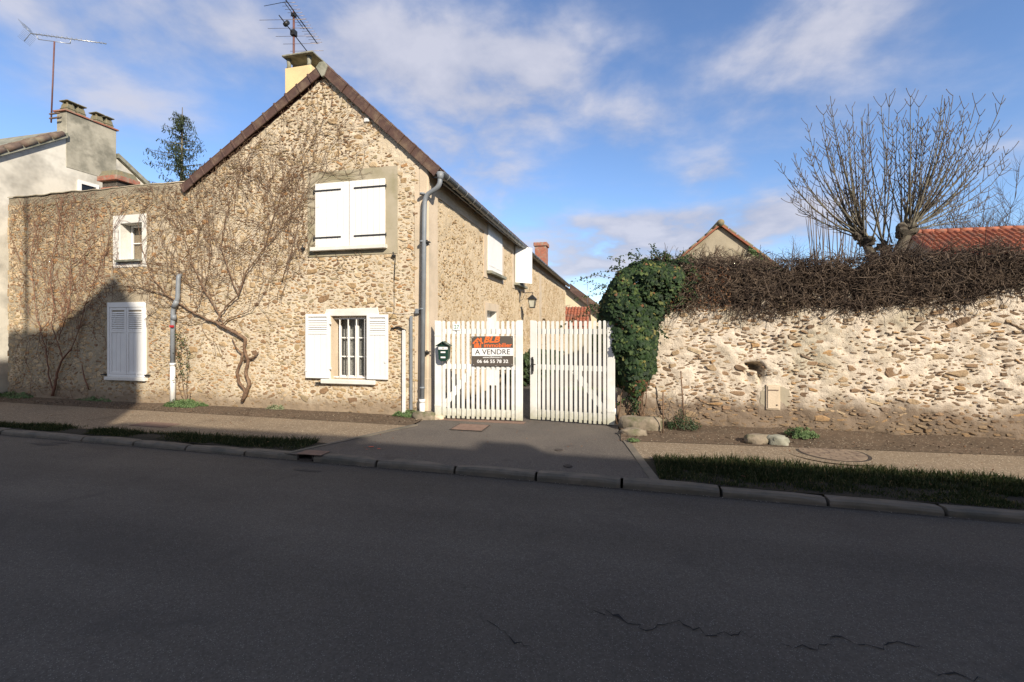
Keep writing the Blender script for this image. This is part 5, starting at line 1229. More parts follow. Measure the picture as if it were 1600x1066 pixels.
def creeper(loc, label, mat, trunk, limbs, seeds, xmax, L0, r0, extra=0):
    root = empty('wall_creeper', loc, label, 'creeper'); m = MB(); allp = []
    for px, a, b in trunk: allp += limb(m, px, a, b)
    m.build('trunk', mat, root)
    m = MB()
    for px, a, b in limbs:
        P = limb(m, px, a, b, 5); allp += P
        for i in range(2, len(P), 2):
            d = P[i] - P[i - 1]; an = math.atan2(d[2], d[0]) + random.choice((-1, 1)) * random.uniform(.4, 1.1)
            grow(m, P[i][0], P[i][2], an, L0 * random.uniform(.5, 1.2), r0, 1, xmax)
        d = P[-1] - P[-2]; grow(m, P[-1][0], P[-1][2], math.atan2(d[2], d[0]), L0 * 1.3, b, 1, xmax)
    for (u, v, an, L_) in seeds:
        p = at(u, v); grow(m, p[0], p[2], R(an), L_, r0, 1, xmax)
    o = m.build('twigs', mat, root); o['kind'] = 'stuff'; settle(root); return root
creeper((at(378, 625)[0], FY - .06, .03), 'large bare brown creeper with a twisted double trunk right of the short downpipe', m_bark,
    [([(378, 628), (384, 612), (373, 598), (370, 582), (376, 565), (380, 552)], .034, .022), ([(380, 625), (390, 600), (384, 582), (388, 563), (382, 548), (383, 530), (372, 522), (350, 512), (338, 503)], .036, .026), ([(382, 563), (395, 560), (404, 550)], .022, .012), ([(378, 555), (368, 540), (362, 528)], .016, .008)],
    [([(338, 503), (325, 500), (305, 490), (285, 478), (262, 462), (240, 455), (215, 448)], .022, .007), ([(345, 508), (355, 500), (372, 492), (392, 485)], .014, .006),
     ([(338, 503), (352, 480), (372, 462), (385, 425), (412, 390), (440, 355), (470, 315)], .018, .005), ([(350, 512), (342, 490), (320, 455), (300, 410), (285, 360), (270, 315)], .014, .005),
     ([(372, 462), (360, 430), (345, 385), (352, 340), (365, 290), (390, 240)], .012, .004), ([(412, 390), (425, 345), (440, 300), (470, 250), (500, 200)], .010, .003),
     ([(262, 462), (235, 430), (222, 390), (215, 350), (230, 310)], .010, .004), ([(325, 500), (300, 505), (280, 500)], .008, .004), ([(320, 455), (290, 440), (260, 420)], .008, .003), ([(440, 440), (452, 400), (462, 370), (468, 335), (474, 295)], .008, .004),
     ([(305, 490), (322, 440), (330, 395), (325, 340), (335, 300)], .008, .003), ([(440, 300), (470, 265), (510, 255), (545, 235)], .006, .003), ([(285, 478), (250, 478), (225, 500)], .006, .003)],
    [(random.uniform(245, 480), random.uniform(290, 480), random.uniform(50, 125), random.uniform(.7, 1.5)) for _ in range(130)] + [(random.uniform(20, 250), random.uniform(320, 400), random.uniform(60, 120), random.uniform(.5, 1.1)) for _ in range(26)] + [(350, 300, 90, 1.6), (320, 330, 100, 1.5), (300, 340, 80, 1.3), (410, 280, 70, 1.6), (450, 250, 60, 1.6), (480, 210, 50, 1.3), (440, 470, 80, 1.4), (455, 380, 100, 1.5), (400, 330, 110, 1.5), (470, 300, 85, 1.2), (250, 380, 95, 1.5), (380, 380, 60, 1.5), (430, 420, 70, 1.3),
     (520, 170, 80, .8), (500, 190, 100, .9), (262, 330, 100, 1.0), (340, 250, 60, .8), (485, 385, 60, .7), (520, 395, 10, .9), (560, 398, 170, .7), (410, 200, 45, 1.0), (455, 320, 88, 1.2), (370, 330, 75, 1.2), (395, 300, 100, 1.2)],
    at(600, 300)[0], 1.25, .0048)
creeper((at(85, 612)[0], FY - .06, .03), 'reddish bare creeper spreading over the shaded left end of the wall', m_redvine,
    [([(82, 618), (86, 600), (90, 580), (98, 560), (112, 545)], .03, .014), ([(84, 612), (76, 590), (74, 565), (70, 540)], .016, .008), ([(138, 608), (132, 590), (128, 570)], .014, .008)],
    [([(98, 560), (90, 535), (80, 510), (85, 480), (78, 440), (82, 400), (92, 350), (96, 310)], .010, .004), ([(112, 545), (125, 510), (135, 470), (150, 430), (165, 390), (180, 350), (195, 320)], .009, .004),
     ([(70, 540), (58, 500), (52, 450), (48, 400), (60, 350), (66, 320)], .008, .004), ([(92, 530), (105, 490), (112, 440), (108, 390), (118, 340)], .008, .004), ([(78, 500), (62, 520), (50, 528)], .008, .004), ([(105, 400), (75, 395), (50, 405)], .007, .004), ([(108, 420), (135, 395), (152, 370)], .008, .004)],
    [(random.uniform(25, 200), random.uniform(330, 560), random.uniform(50, 125), random.uniform(.5, 1.3)) for _ in range(75)] + [(60, 360, 90, 1.6), (130, 350, 80, 1.4), (45, 470, 95, 1.4), (150, 520, 70, 1.3), (165, 345, 95, 1.0), (100, 330, 60, 1.1), (40, 330, 80, .9), (235, 345, 100, 1.0), (200, 310, 60, 1.0), (135, 420, 90, 1.6), (70, 430, 80, 1.5)],
    at(300, 300)[0], 1.15, .0042)
# leafy climber by the short downpipe
lc = empty('leafy_climber', (at(290, 622)[0], FY - .05, .03), 'thin green leafy climber right beside the short grey downpipe', 'climber')
m = MB(); lp = []
for px in ([(290, 628), (286, 600), (281, 570), (283, 540), (279, 518)], [(293, 628), (291, 600), (296, 575), (292, 545), (286, 525)], [(288, 628), (279, 606), (276, 590)], [(296, 628), (297, 612)]):
    P = limb(m, px, .008, .003, 4, .07); lp += P
m.build('stem', m_bark, lc)
pts = []; 
for p in lp:
    if p[2] > .55:
        for _ in range(7): pts.append((p[0] + random.gauss(0, .055), FY - .07 - abs(random.gauss(0, .04)), p[2] + random.gauss(0, .05)))
pts = np.array(pts); nn = np.stack([rng.normal(0, .5, len(pts)), -np.ones(len(pts)), rng.normal(.3, .5, len(pts))], 1)
o = cloud('leaves', pts, nn, rng.uniform(.03, .055, len(pts)), OVAL_V, OVAL_F, m_ivy, lc); o['kind'] = 'stuff'; settle(lc)

# ================================================================ small plants at the foot of the walls
def tuft(u, v, wx_, wy_, h, mat, label, n=900, name='ground_plant', Y=None, cat='plant', leafy=False):
    p = gp(u, v, .03); 
    if Y: p[1] = Y
    root = empty(name, (p[0], p[1], .02), label, cat, None)
    a = rng.uniform(0, 2 * np.pi, n); r_ = np.sqrt(rng.random(n)); X = r_ * np.cos(a) * wx_ * (1 + .25 * np.sin(a * 5)); Yy = r_ * np.sin(a) * wy_; lump = .7 + .6 * fbm(X * 7 + u, Yy * 7, 3); H = h * (1 - r_ ** 2 * .75) * lump
    Zz = np.clip(H, .01, None) * rng.uniform(.35, 1, n)
    P = np.stack([X, Yy, Zz], 1); Nn = np.stack([X / wx_ + rng.normal(0, .5, n), Yy / wy_ - .5 + rng.normal(0, .5, n), .8 + rng.normal(0, .4, n)], 1)
    o = cloud('foliage', P, Nn, rng.uniform(.028, .055, n) * (1.1 if leafy else .8), OVAL_V, OVAL_F, mat, root); o['kind'] = 'stuff'
    m = MB()
    for i in range(8): x, y = random.uniform(-.6, .6) * wx_, random.uniform(-.6, .6) * wy_; m.tube([(x * .4, y * .4, -.03), (x, y, h * .5)], .004, 4)
    m.build('stems', m_bark, root)
tuft(287, 635, .48, .17, .22, m_tuft, 'bright green mound of ground cover under the short left downpipe', 3000)
tuft(378, 634, .26, .14, .20, m_tuft, 'green plant growing at the foot of the double trunked creeper', 1000)
tuft(434, 640, .24, .13, .19, m_tuftpale, 'silvery pale plant in the bed right of the double trunked creeper', 900)
tuft(30, 621, .6, .18, .22, m_tuft, 'shaded green ground cover at the far left end of the bed', 1800)
tuft(155, 626, .62, .17, .2, m_tuft, 'shaded green ground cover in the bed below the left closed shutters', 2200)
tuft(640, 650, .36, .15, .2, m_tuft, 'green weeds at the corner stone by the tall downpipe', 1800)
tuft(1254, 683, .2, .16, .26, m_tuft, 'small round green plant in the bed before the right wall', 1300)
tuft(1055, 655, .26, .16, .42, m_hedge, 'straggly dark shrub tied between two stakes right of the ivy', 900, 'shrub', 7.55)
tuft(990, 688, .08, .05, .06, m_tuft, 'small weed at the driveway edge below the mossy log', 160)
tuft(940, 560, .9, .3, .1, m_tuft, 'low green plants in the courtyard behind the right gate leaf', 900, 'courtyard_plant', 12)
# twiggy canes and stakes
for (u, vb, vt, lean, lab) in ((1036, 676, 612, 0, 'thin upright garden stake just right of the ivy'), (1070, 672, 580, -.06, 'taller leaning garden stake right of the straggly shrub')):
    p = gp(u, vb, .03); f = -p[0] * SF + p[1] * CF; h = (vb - vt) / F * f
    m = MB(); m.tube([(0, 0, -.05), (lean * .5, 0, h * .5), (lean, 0, h)], .011, 6); o = m.build('garden_stake', m_bark); o.location = (p[0], p[1], .03); tag(o, lab, 'stake')
rt = empty('bare_shrub', (at(1062, 660, 7.6)[0], 7.6, .05), 'leafless twiggy shrub between the two garden stakes', 'shrub'); m = MB(); random.seed(6)
for i in range(16):
    twp = (random.gauss(0, .07), random.gauss(0, .05), 0); d = Vector((random.gauss(0, .4), random.gauss(0, .15), 1)).normalized(); p = Vector(twp); pts = [tuple(p)]
    for j in range(8): d = (d + Vector((random.gauss(0, .12), random.gauss(0, .1), .03))).normalized(); p = p + d * random.uniform(.05, .1); pts.append(tuple(p))
    m.tube(pts, [.005 * (1 - .09 * j) for j in range(9)], 4)
m.build('twigs', m_twigtip, rt)
# stones, log
def boulder(name, u, v, sx_, sy_, sz_, mat, lab, cat='stone', seed=1, z=.0, rot=0, Y=None):
    p = gp(u, v, z + .02); rr = random.Random(seed)
    if Y: p[1] = Y
    import bmesh; bm = bmesh.new(); bmesh.ops.create_icosphere(bm, subdivisions=3, radius=1)
    for q in bm.verts:
        c = q.co; n1 = float(fbm(np.array(c.x * 1.7 + seed * 3), np.array(c.y * 1.7 + c.z * 2.1), seed, 3)); k_ = 1 + .55 * n1 + .22 * float(fbm(np.array(c.x * 5 + seed), np.array(c.y * 5 + c.z * 6), seed + 5, 2))
        c *= k_; c.x = math.copysign(abs(c.x) ** .8, c.x) * sx_; c.y *= sy_; c.z = math.copysign(abs(c.z) ** .55, c.z) * sz_
    me = bpy.data.meshes.new(name); bm.to_mesh(me); bm.free(); me.materials.append(mat)
    for f in me.polygons: f.use_smooth = True
    o = bpy.data.objects.new(name, me); col.objects.link(o); o.location = (p[0], p[1], z + sz_ * .38); o.rotation_euler.z = rot; tag(o, lab, cat); return o
boulder('fallen_log', 1003, 668, .34, .15, .15, m_moss, 'weathered mossy stone slab like a log lying at the foot of the ivy', 'stone', 3, .03, .1, 7.45)
boulder('mossy_stone', 990, 679, .2, .12, .08, m_moss, 'flat mossy stone under the slab at the gate pillar', 'stone', 8, .0, 0)
boulder('mossy_stone', 1183, 688, .17, .09, .08, m_moss, 'brown half buried stone in the bed, left of the pale one', 'stone', 5, .02, .2)
boulder('mossy_stone', 1215, 690, .14, .09, .085, m_concrete, 'pale mossy stone beside the small round plant', 'stone', 6, .02, -.1)
boulder('corner_stone', 656, 657, .2, .11, .11, m_moss, 'pale rounded guard stone at the foot of the house corner', 'stone', 11, .0, 0, 7.5)
boulder('mossy_stone', 690, 0 + 652, .1, .08, .06, m_render, 'small stone lump against the left gate stile', 'stone', 12, .0, 0, 7.56)
rng2 = np.random.default_rng(5)
n = 520; X = np.concatenate([rng2.uniform(XL, -3.4, n), rng2.uniform(.1, 9, n)]); Yq = np.concatenate([rng2.uniform(7.02, 7.55, n), rng2.uniform(6.9, 7.85, n)])
o = cloud('soil_clods', np.stack([X, Yq, np.full(2 * n, .035)], 1), np.stack([rng2.normal(0, .3, 2 * n), rng2.normal(0, .3, 2 * n), np.ones(2 * n)], 1), rng2.uniform(.008, .032, 2 * n), [(-.5, -.4, -.2), (.5, -.5, -.2), (.4, .5, -.2), (-.5, .4, -.2), (0, 0, .45)], [(0, 1, 4), (1, 2, 4), (2, 3, 4), (3, 0, 4)], m_soil); tag(o, 'crumbly brown clods of earth in the beds', 'soil', kind='stuff')
n = 700; X = rng2.uniform(-13, 8, n); Yq = rng2.uniform(5.2, 7.9, n)
o = cloud('fallen_leaves', np.stack([X, Yq, np.full(n, .05)], 1), np.stack([rng2.normal(0, .4, n), rng2.normal(0, .4, n) - .3, np.ones(n)], 1), rng2.uniform(.012, .032, n), OVAL_V, OVAL_F, m_ivybrown); tag(o, 'scattered brown leaves and litter along the beds', 'leaves', kind='stuff')

# ================================================================ antennas
def yagi(m, c, d, L_, n, el_len, r_=.01, taper=.6, vert=False, t0=0):
    d = Vector(d).normalized(); s_ = Vector((-d[1], d[0], 0)); a = Vector(c); m.tube([a, a + d * L_], r_, 6)
    for i in range(n):
        p = a + d * (L_ * (t0 + (1 - t0) * (i + .5) / n)); w_ = el_len * (1 - (1 - taper) * i / n) / 2; v_ = Vector((0, 0, 1)) if vert else s_; m.tube([p - v_ * w_, p + v_ * w_], .0045, 4, 1)
ax_, ay_ = at(459, 90, 8.35)[0], 8.35
an = empty('roof_antenna', (ax_, ay_, 7.0), 'television antenna with two booms on a brown mast on the yellow chimney', 'antenna')
m = MB(); m.tube([(ax_, ay_, 6.2), (ax_, ay_, CAM_Z + (515 - 14) / F * 9.6)], .022, 8); m.build('mast', m_brown, an)
dF = Vector((-SF + .026 * CF, CF + .026 * SF, 0)).normalized()
t = 9.0; p = Vector(ray(441, 19)) * t; z_ = CAM_Z + ray(441, 19)[2] * t
# boom heights on the mast
zb1 = CAM_Z + (515 - 48) / F * 9.6; zb2 = CAM_Z + (515 - 20) / F * 9.6
m = MB(); yagi(m, Vector((ax_, ay_, zb1)) - dF * .55 + Vector((-.02, 0, 0)), dF, 1.3, 5, .95, .011, .75); m.build('lower_boom', [m_black, m_copper], an)
m = MB(); yagi(m, Vector((ax_, ay_, zb2 + .05)) - dF * .55 + Vector((.03, 0, 0)), dF, 1.6, 16, .34, .012, .8); m.box(ax_ - .3, ax_ + .25, ay_ - .5, ay_ - .49, zb2 - .1, zb2 - .095); 
m.tube([Vector((ax_ + .03, ay_, zb2 - .04)) - dF * .4, Vector((ax_ + .03, ay_, zb2 - .04)) + dF * .4], .008, 5); m.build('upper_boom', [m_black, m_copper], an)
m = MB(); m.box(ax_ - .05, ax_ + .05, ay_ - .05, ay_ + .05, zb1 - .06, zb1 + .05); m.build('clamp', m_black, an); m = MB(); m.box(ax_ - .04, ax_ + .04, ay_ - .04, ay_ + .04, zb2 - .03, zb2 + .03); m.build('clamp', m_black, an); m = MB(); q = Vector((ax_, ay_, zb1)) - dF * .3; m.tube([q - Vector((.0, .04, .05)), q + Vector((0, .04, .05))], .045, 8); m.build('dipole_box', m_black, an)
settle(an)

# ================================================================ white neighbour house on the left
NX = -14.6
nh = empty('neighbour_house', (-18, 9.5, 0), 'off white rendered house with stained grey chimney beyond the left end of the wall', 'house')
def nz(y): return 5.9 + (y - 7.87) * .74 if y < 9.75 else 7.29 - (y - 9.75) * .64
YF, YB = 6.75, 12.9
m = MB(); m.prism([(NX, YF, 0), (NX, YF, nz(YF) - .12), (NX, 9.75, nz(9.75) - .12), (NX, YB, nz(YB) - .12), (NX, YB, 0)], (-8, 0, 0)); m.build('wall', m_whitewall, nh)
m = MB()
def vstrip(ya, yb, xx, L_): m.prism([(xx, ya, nz(ya) + .03), (xx, yb, nz(yb) + .03), (xx, yb, nz(yb) - .1), (xx, ya, nz(ya) - .1)], (-L_, 0, 0))
vstrip(YF - .35, 9.21, NX + .1, .1); vstrip(YF - .35, 9.75, NX, 8); vstrip(9.75, YB + .3, NX, 8); vstrip(10.49, YB + .3, NX + .1, .1)
nr = m.build('roof', m_concrete, nh)
random.seed(9)
me = MB(); me.tube([(0, 0, 0), (0, .34, 0)], [.085, .075], 7); tme = me.mesh('roof_tile', m_rooftile)
for i in range(9):
    y = YF - .3 + i * .3
    for xx in (NX + .06, NX - .14, NX - .34):
        o = bpy.data.objects.new('roof_tile', tme); col.objects.link(o); o.parent = nr; o.location = (xx, y, nz(y) + .03); o.rotation_euler.x = math.atan(.74)
m = MB(); m.box(NX - .34, NX + .012, 9.22, 10.48, 6.0, 7.52); nc = m.build('chimney', m_stained, nh, .008)
m = MB(); m.box(NX - .4, NX + .05, 9.17, 10.53, 7.522, 7.56); m.build('chimney_slab', m_brick, nc)
for (y0) in (9.27, 9.52, 9.98, 10.24):
    m = MB(); V_ = [(NX - .32, y0), (NX - .04, y0), (NX - .04, y0 + .22), (NX - .32, y0 + .22)]; cx_, cy_ = NX - .18, y0 + .11
    m.add([(x, y, 7.562) for x, y in V_] + [(cx_ + (x - cx_) * .75, cy_ + (y - cy_) * .75, 7.78) for x, y in V_], [(0, 1, 5, 4), (1, 2, 6, 5), (2, 3, 7, 6), (3, 0, 4, 7), (4, 5, 6, 7)])
    for (a, b) in ((.7, .7), (-.7, .7), (-.7, -.7), (.7, -.7)): m.box(cx_ + a * .1 - .02, cx_ + a * .1 + .02, cy_ + b * .08 - .02, cy_ + b * .08 + .02, 7.78, 7.84)
    m.box(cx_ - .15, cx_ + .15, cy_ - .12, cy_ + .12, 7.84, 7.87); m.box(cx_ - .14, cx_ + .142, cy_ - .112, cy_ + .112, 7.64, 7.66); m.build('chimney_pot', m_lichen, nc, .01)
# window of the neighbour gable
ya, yb2 = atx(121, 285, NX)[1], atx(153, 290, NX)[1]; zt = atx(121, 281, NX)[2]
m = MB(); 
for (a, b, c, d) in ((ya, ya + .07, zt - 1.1, zt), (yb2 - .07, yb2, zt - 1.1, zt), (ya + .07, yb2 - .07, zt - .09, zt), (ya + .07, yb2 - .07, zt - 1.1, zt - 1.0)): m.box(NX + .002, NX + .05, a, b, c, d)
wi = m.build('window', m_white, nh); m = MB(); m.box(NX + .003, NX + .02, ya + .07, yb2 - .07, zt - 1.0, zt - .09); m.build('pane', m_glass, wi); m = MB(); m.box(NX - .05, NX + .0025, ya + .06, yb2 - .06, zt - 1.05, zt - .05); m.build('dark_room', m_dark, wi)
settle(nh)
# its antenna
d2 = Vector((.88, .47, 0)).normalized(); mp_ = Vector((NX - .38, 9.12, 0)); fz = -mp_[0] * SF + mp_[1] * CF
za = CAM_Z + (515 - 66) / F * fz
an = empty('roof_antenna', (mp_[0], mp_[1], 7.3), 'long aluminium television antenna on a thin red brown mast by the grey chimney', 'antenna')
m = MB(); top = mp_ + Vector((.12, 0, za)); m.tube([mp_ + Vector((0, 0, 7.2)), top], .018, 7); m.build('mast', m_brown, an)
m = MB(); m.box(mp_[0] - .05, mp_[0] + .3, mp_[1] - .02, mp_[1] + .02, 7.42, 7.45); m.box(mp_[0] - .05, mp_[0] + .3, mp_[1] - .02, mp_[1] + .02, 7.3, 7.33); m.build('bracket', m_iron, an)
m = MB(); st_ = top - d2 * .52 + Vector((0, 0, .13)); yagi(m, st_, d2, 1.7, 15, .16, .012, .8, False, .1); 
for i in range(14): q = st_ + d2 * (.12 + i * .112); m.tube([q, q + Vector((0, 0, .06))], .004, 4)
m.tube([top + Vector((0, 0, .0)) - d2 * .35, top + d2 * .35], .009, 5); m.tube([top - d2 * .35, top - d2 * .4 + Vector((0, 0, .13))], .009, 5); m.tube([top + d2 * .35, top + d2 * .37 + Vector((0, 0, .13))], .009, 5); m.build('boom', [m_alu, m_alu], an)
m = MB(); sN = Vector((-d2[1], d2[0], 0))
for sg_ in (-1, 1):
    for k in range(7):
        t = k / 6; q = st_ + d2 * (-.02 - .1 * t * 1.2) + Vector((0, 0, sg_ * (.03 + .2 * t))); m.tube([q - sN * .22, q + sN * .22], .0035, 4)
    m.tube([st_, st_ - d2 * .14 + Vector((0, 0, sg_ * .23))], .007, 4)
m.build('reflector', m_alu, an); settle(an)
# sunlit grass left of the house front and a low wall
m = MB(); m.box(-15.6, XL - .1, 6.6, 6.75, 0, .12); o = m.build('low_kerb_wall', m_concrete); tag(o, 'low concrete edging at the far left before the white house', 'edging')
X = rng.uniform(-14.6, XL - .05, 2600); Yq = rng.uniform(6.8, 8.2, 2600); o = blades('side_grass', X, Yq, np.zeros(2600), rng.uniform(.04, .12, 2600), .006 + np.zeros(2600), m_tuft); tag(o, 'sunlit grass strip at the left end of the stone wall', 'grass', kind='stuff')

# ================================================================ trees
def bare_tree(name, loc, h, label, nshoot, spread, mat, r0=.05, cat='tree', seed=1, levels=3, trunk_h=.3, group=None):
    rr = random.Random(seed); root = empty(name, loc, label, cat, group); m = MB(); x0, y0, z0 = loc; m2 = MB()
    m2.tube([(0, 0, -.3), (0, 0, h * trunk_h * .6), (.02 * h, 0, h * trunk_h)], [r0 * 1.5, r0 * 1.2, r0], 7)
    def br(p, d, L_, r_, lv):
        pts = [tuple(p)]; q = Vector(p); n = 5
        for i in range(n):
            d = (d + Vector((rr.gauss(0, .12), rr.gauss(0, .12), rr.gauss(0, .08) + .05))).normalized(); q = q + d * (L_ / n); pts.append(tuple(q))
            if lv < levels and i >= 1:
                for _ in range(2 if lv else 1):
                    dd = (d + Vector((rr.gauss(0, .6), rr.gauss(0, .6), rr.gauss(.1, .3)))).normalized(); br(q, dd, L_ * rr.uniform(.45, .7), r_ * .55, lv + 1)
        m.tube(pts, [r_ * (1 - .13 * i) for i in range(n + 1)], 4 if r_ > .01 else 3, cap=False)
    for i in range(nshoot):
        d = Vector((rr.gauss(0, spread), rr.gauss(0, spread), 1)).normalized(); br(Vector((0, 0, h * trunk_h * rr.uniform(.5, 1))), d, h * rr.uniform(.5, .72), r0 * .6, 0)
    m2.build('trunk', mat, root); m.build('crown', m_twigtip, root); return root
# the big pollard
random.seed(14)
PY = 12.0
pt = empty('pollard_tree', (at(1395, 400, PY)[0], PY, 0), 'big pollarded tree with knobbly heads and long bare upswept shoots behind the right wall', 'tree')
tb = at(1390, 515, PY)
h1, h2, h3 = at(1352, 378, PY), at(1418, 362, PY - .1), at(1382, 388, PY + .1)
h4 = at(1340, 368, PY)
m = MB()
base = Vector((tb[0], PY, 0)); fork = at(1385, 420, PY)
m.tube([base, Vector((tb[0], PY, 1.4)), fork], [.26, .22, .2], 10)
for hd, rad in ((h1, .075), (h2, .10), (h3, .08)):
    mid = fork.lerp(hd, .5) + Vector((random.uniform(-.05, .05), 0, -.08)); m.tube([fork - Vector((0, 0, .2)), mid, hd - Vector((0, 0, .02))], [.16, .11, rad], 9)
m.tube([h1, h4, h4 + Vector((-.08, 0, .06))], [.09, .1, .05], 8)
for hd, s_ in ((h1, .15), (h2, .23), (h3, .13), (h4, .12)):
    for i in range(16):
        d = Vector((random.gauss(0, 1), random.gauss(0, 1), random.gauss(.1, .9))).normalized(); q = hd + d * s_ * random.uniform(.5, 1.1); m.tube([hd, q, q + d * .06], [s_ * .6, s_ * .42, s_ * .12], 5, smooth=False)
m.build('trunk', m_knob, pt)
m = MB(); mt = MB()
def shoot(p, tx, tz, r_, dy=0):
    """long shoot that leaves p sideways and sweeps up to (tx, tz)"""
    e = Vector((tx, p[1] + dy, tz)); d = e - p; c1 = p + Vector((d[0] * .45, d[1] * .4, d[2] * .22)); c2 = p + Vector((d[0] * .86, d[1] * .8, d[2] * .62)); n = 16; pts = []
    wv = random.uniform(-.04, .04); ph = random.uniform(0, 6)
    for i in range(n + 1):
        t = i / n; q = (1 - t) ** 3 * p + 3 * t * (1 - t) ** 2 * c1 + 3 * t * t * (1 - t) * c2 + t ** 3 * e; q = q + Vector((wv * math.sin(5 * t + ph), wv * math.cos(4 * t + ph), random.gauss(0, .008))); pts.append(q)
    m.tube([tuple(q) for q in pts], [max(.006, r_ * (1 - .8 * i / n)) for i in range(n + 1)], 6)
    for i in range(4, n + 1):
        if random.random() < .62:
            tn = (pts[min(i + 1, n)] - pts[i - 1]).normalized(); sides = (-1, 1) if random.random() < .6 else (random.choice((-1, 1)),)
            for sd2 in sides:
                an = random.uniform(.6, 1.0) * sd2; ax = Vector((random.gauss(0, .5), 1, random.gauss(0, .5))).normalized(); dd = Matrix.Rotation(an, 3, ax) @ tn; L_ = random.uniform(.14, .42) * (1.25 - .5 * i / n); q = pts[i]; tp = [tuple(q)]
                for k in range(5): dd = (dd + Vector((0, 0, .16))).normalized(); q = q + dd * L_ / 5; tp.append(tuple(q))
                mt.tube(tp, [.0075, .0068, .006, .0055, .006, .0075], 4)
SH = [(h4, (1232, 265), (1222, 250), (1240, 240), (1262, 250), (1228, 290), (1240, 310)), (h1, (1270, 185), (1290, 160), (1280, 200), (1306, 190), (1325, 195), (1345, 200), (1250, 300), (1268, 225), (1311, 200), (1292, 175), (1300, 168)),
      (h3, (1345, 190), (1365, 175), (1372, 168), (1385, 155), (1401, 162), (1418, 165), (1360, 205), (1330, 230), (1395, 215)),
      (h2, (1385, 160), (1400, 185), (1440, 165), (1450, 162), (1430, 195), (1460, 175), (1497, 145), (1490, 155), (1480, 170), (1505, 170), (1530, 160), (1543, 166), (1545, 215), (1540, 235), (1535, 245), (1557, 242), (1560, 265), (1562, 300), (1425, 190), (1468, 185), (1515, 175), (1498, 220), (1475, 230), (1460, 222), (1530, 330), (1415, 200), (1440, 200), (1490, 200), (1518, 190), (1445, 185), (1510, 225), (1405, 235), (1432, 220), (1455, 245), (1480, 200), (1503, 245), (1522, 260), (1400, 170), (1412, 185)),
      (h1, (1322, 175), (1338, 185), (1352, 180), (1315, 230), (1298, 215), (1332, 250), (1350, 240), (1275, 260), (1365, 250), (1318, 215), (1340, 215))]
for row in SH:
    hd = row[0]
    for (u, v) in row[1:]:
        q = at(u, v, PY); p = hd + Vector((random.gauss(0, .07), random.gauss(0, .08), random.gauss(.05, .05))); shoot(p, q[0], q[2], random.uniform(.013, .023), random.uniform(-.4, .4))
m.build('shoots', m_treebark, pt); mt.build('twigs', m_twigtip, pt)
settle(pt)
# bundle of straight stems left of it
bs = empty('young_coppice', (at(1290, 515, 15)[0], 15, 0), 'bundle of thin straight bare stems left of the pollarded tree', 'tree'); m = MB(); c = bs.location
for i in range(30):
    q = at(random.uniform(1262, 1345), random.uniform(292, 350), 15); b_ = Vector((c[0] + random.gauss(0, .3), 15 + random.gauss(0, .2), .3)); mid = b_.lerp(q, .5) + Vector(((q[0] - b_[0]) * .15, 0, 0))
    m.tube([b_, mid, q + Vector((0, random.gauss(0, .3), 0))], [.022, .014, .006], 5)
m.build('stems', m_twigtip, bs); settle(bs)
bare_tree('bare_tree', (at(1215, 500, 60)[0], 60, 0), 8.0, 'distant bare bushy tree over the creeper left of the pollard', 9, .42, m_twigtip, .1, seed=4, levels=3)
bare_tree('bare_tree', (at(1538, 500, 34)[0], 34, 0), 7.3, 'distant bare round tree above the right end of the red roof', 11, .75, m_twigtip, .09, seed=5, levels=3, trunk_h=.4)
bare_tree('bare_tree', (at(1478, 500, 36)[0], 36, 0), 6.3, 'distant bare round tree above the left part of the red roof', 9, .75, m_twigtip, .08, seed=6, levels=3, trunk_h=.4)
# spruce behind the parapet
SY = 24.0; sp0 = at(283, 300, SY); fz = -sp0[0] * SF + SY * CF; Hs = CAM_Z + (515 - 168) / F * fz
st = empty('spruce_tree', (sp0[0], SY, 0), 'dark spruce with drooping branches rising behind the gable roof', 'tree')
m = MB(); m.tube([(0, 0, 0), (0, 0, Hs * .5), (.1, 0, Hs)], [.28, .15, .02], 8); m.build('trunk', m_treebark, st)
m = MB(); fp = []; fn = []; r3 = random.Random(3)
z = Hs * .42
while z < Hs * .985:
    t = (Hs - z) / (Hs * .58); Lb = .22 + 4.3 * t ** .95
    for i in range(6):
        a = r3.uniform(0, 2 * math.pi); L_ = Lb * r3.uniform(.6, 1.12); p = Vector((0, 0, z + r3.uniform(-.1, .1))); d = Vector((math.cos(a), math.sin(a), .1)); pts = [tuple(p)]; n = 9
        for k in range(n):
            tt = k / n; d = Vector((math.cos(a + .1 * math.sin(k)), math.sin(a), .18 - .7 * tt + 1.0 * tt * tt * .9)).normalized(); p = p + d * L_ / n; pts.append(tuple(p))
            for _ in range(int(2 + 1.8 * L_)):
                u_ = r3.uniform(0, 1); q = p - d * (L_ / n) * u_; hang = abs(r3.gauss(0, .2)) * (.6 + .5 * L_ / 2); fp.append((q[0] + r3.gauss(0, .10), q[1] + r3.gauss(0, .10), q[2] - hang + .03)); fn.append((r3.gauss(0, 1), r3.gauss(0, 1), .4))
        m.tube(pts, [.03 * (1 - .09 * k) * min(1, L_) for k in range(n + 1)], 4, cap=False)
    z += .33 + .22 * t
m.build('branches', m_treebark, st)
o = cloud('needles', fp, fn, rng.uniform(.10, .22, len(fp)), [(-.16, -.6, 0), (.16, -.6, 0), (.05, .6, .05), (-.05, .6, .05)], [(0, 1, 2), (0, 2, 3)], m_spruce, st, rng.normal(0, .45, len(fp))); o['kind'] = 'stuff'
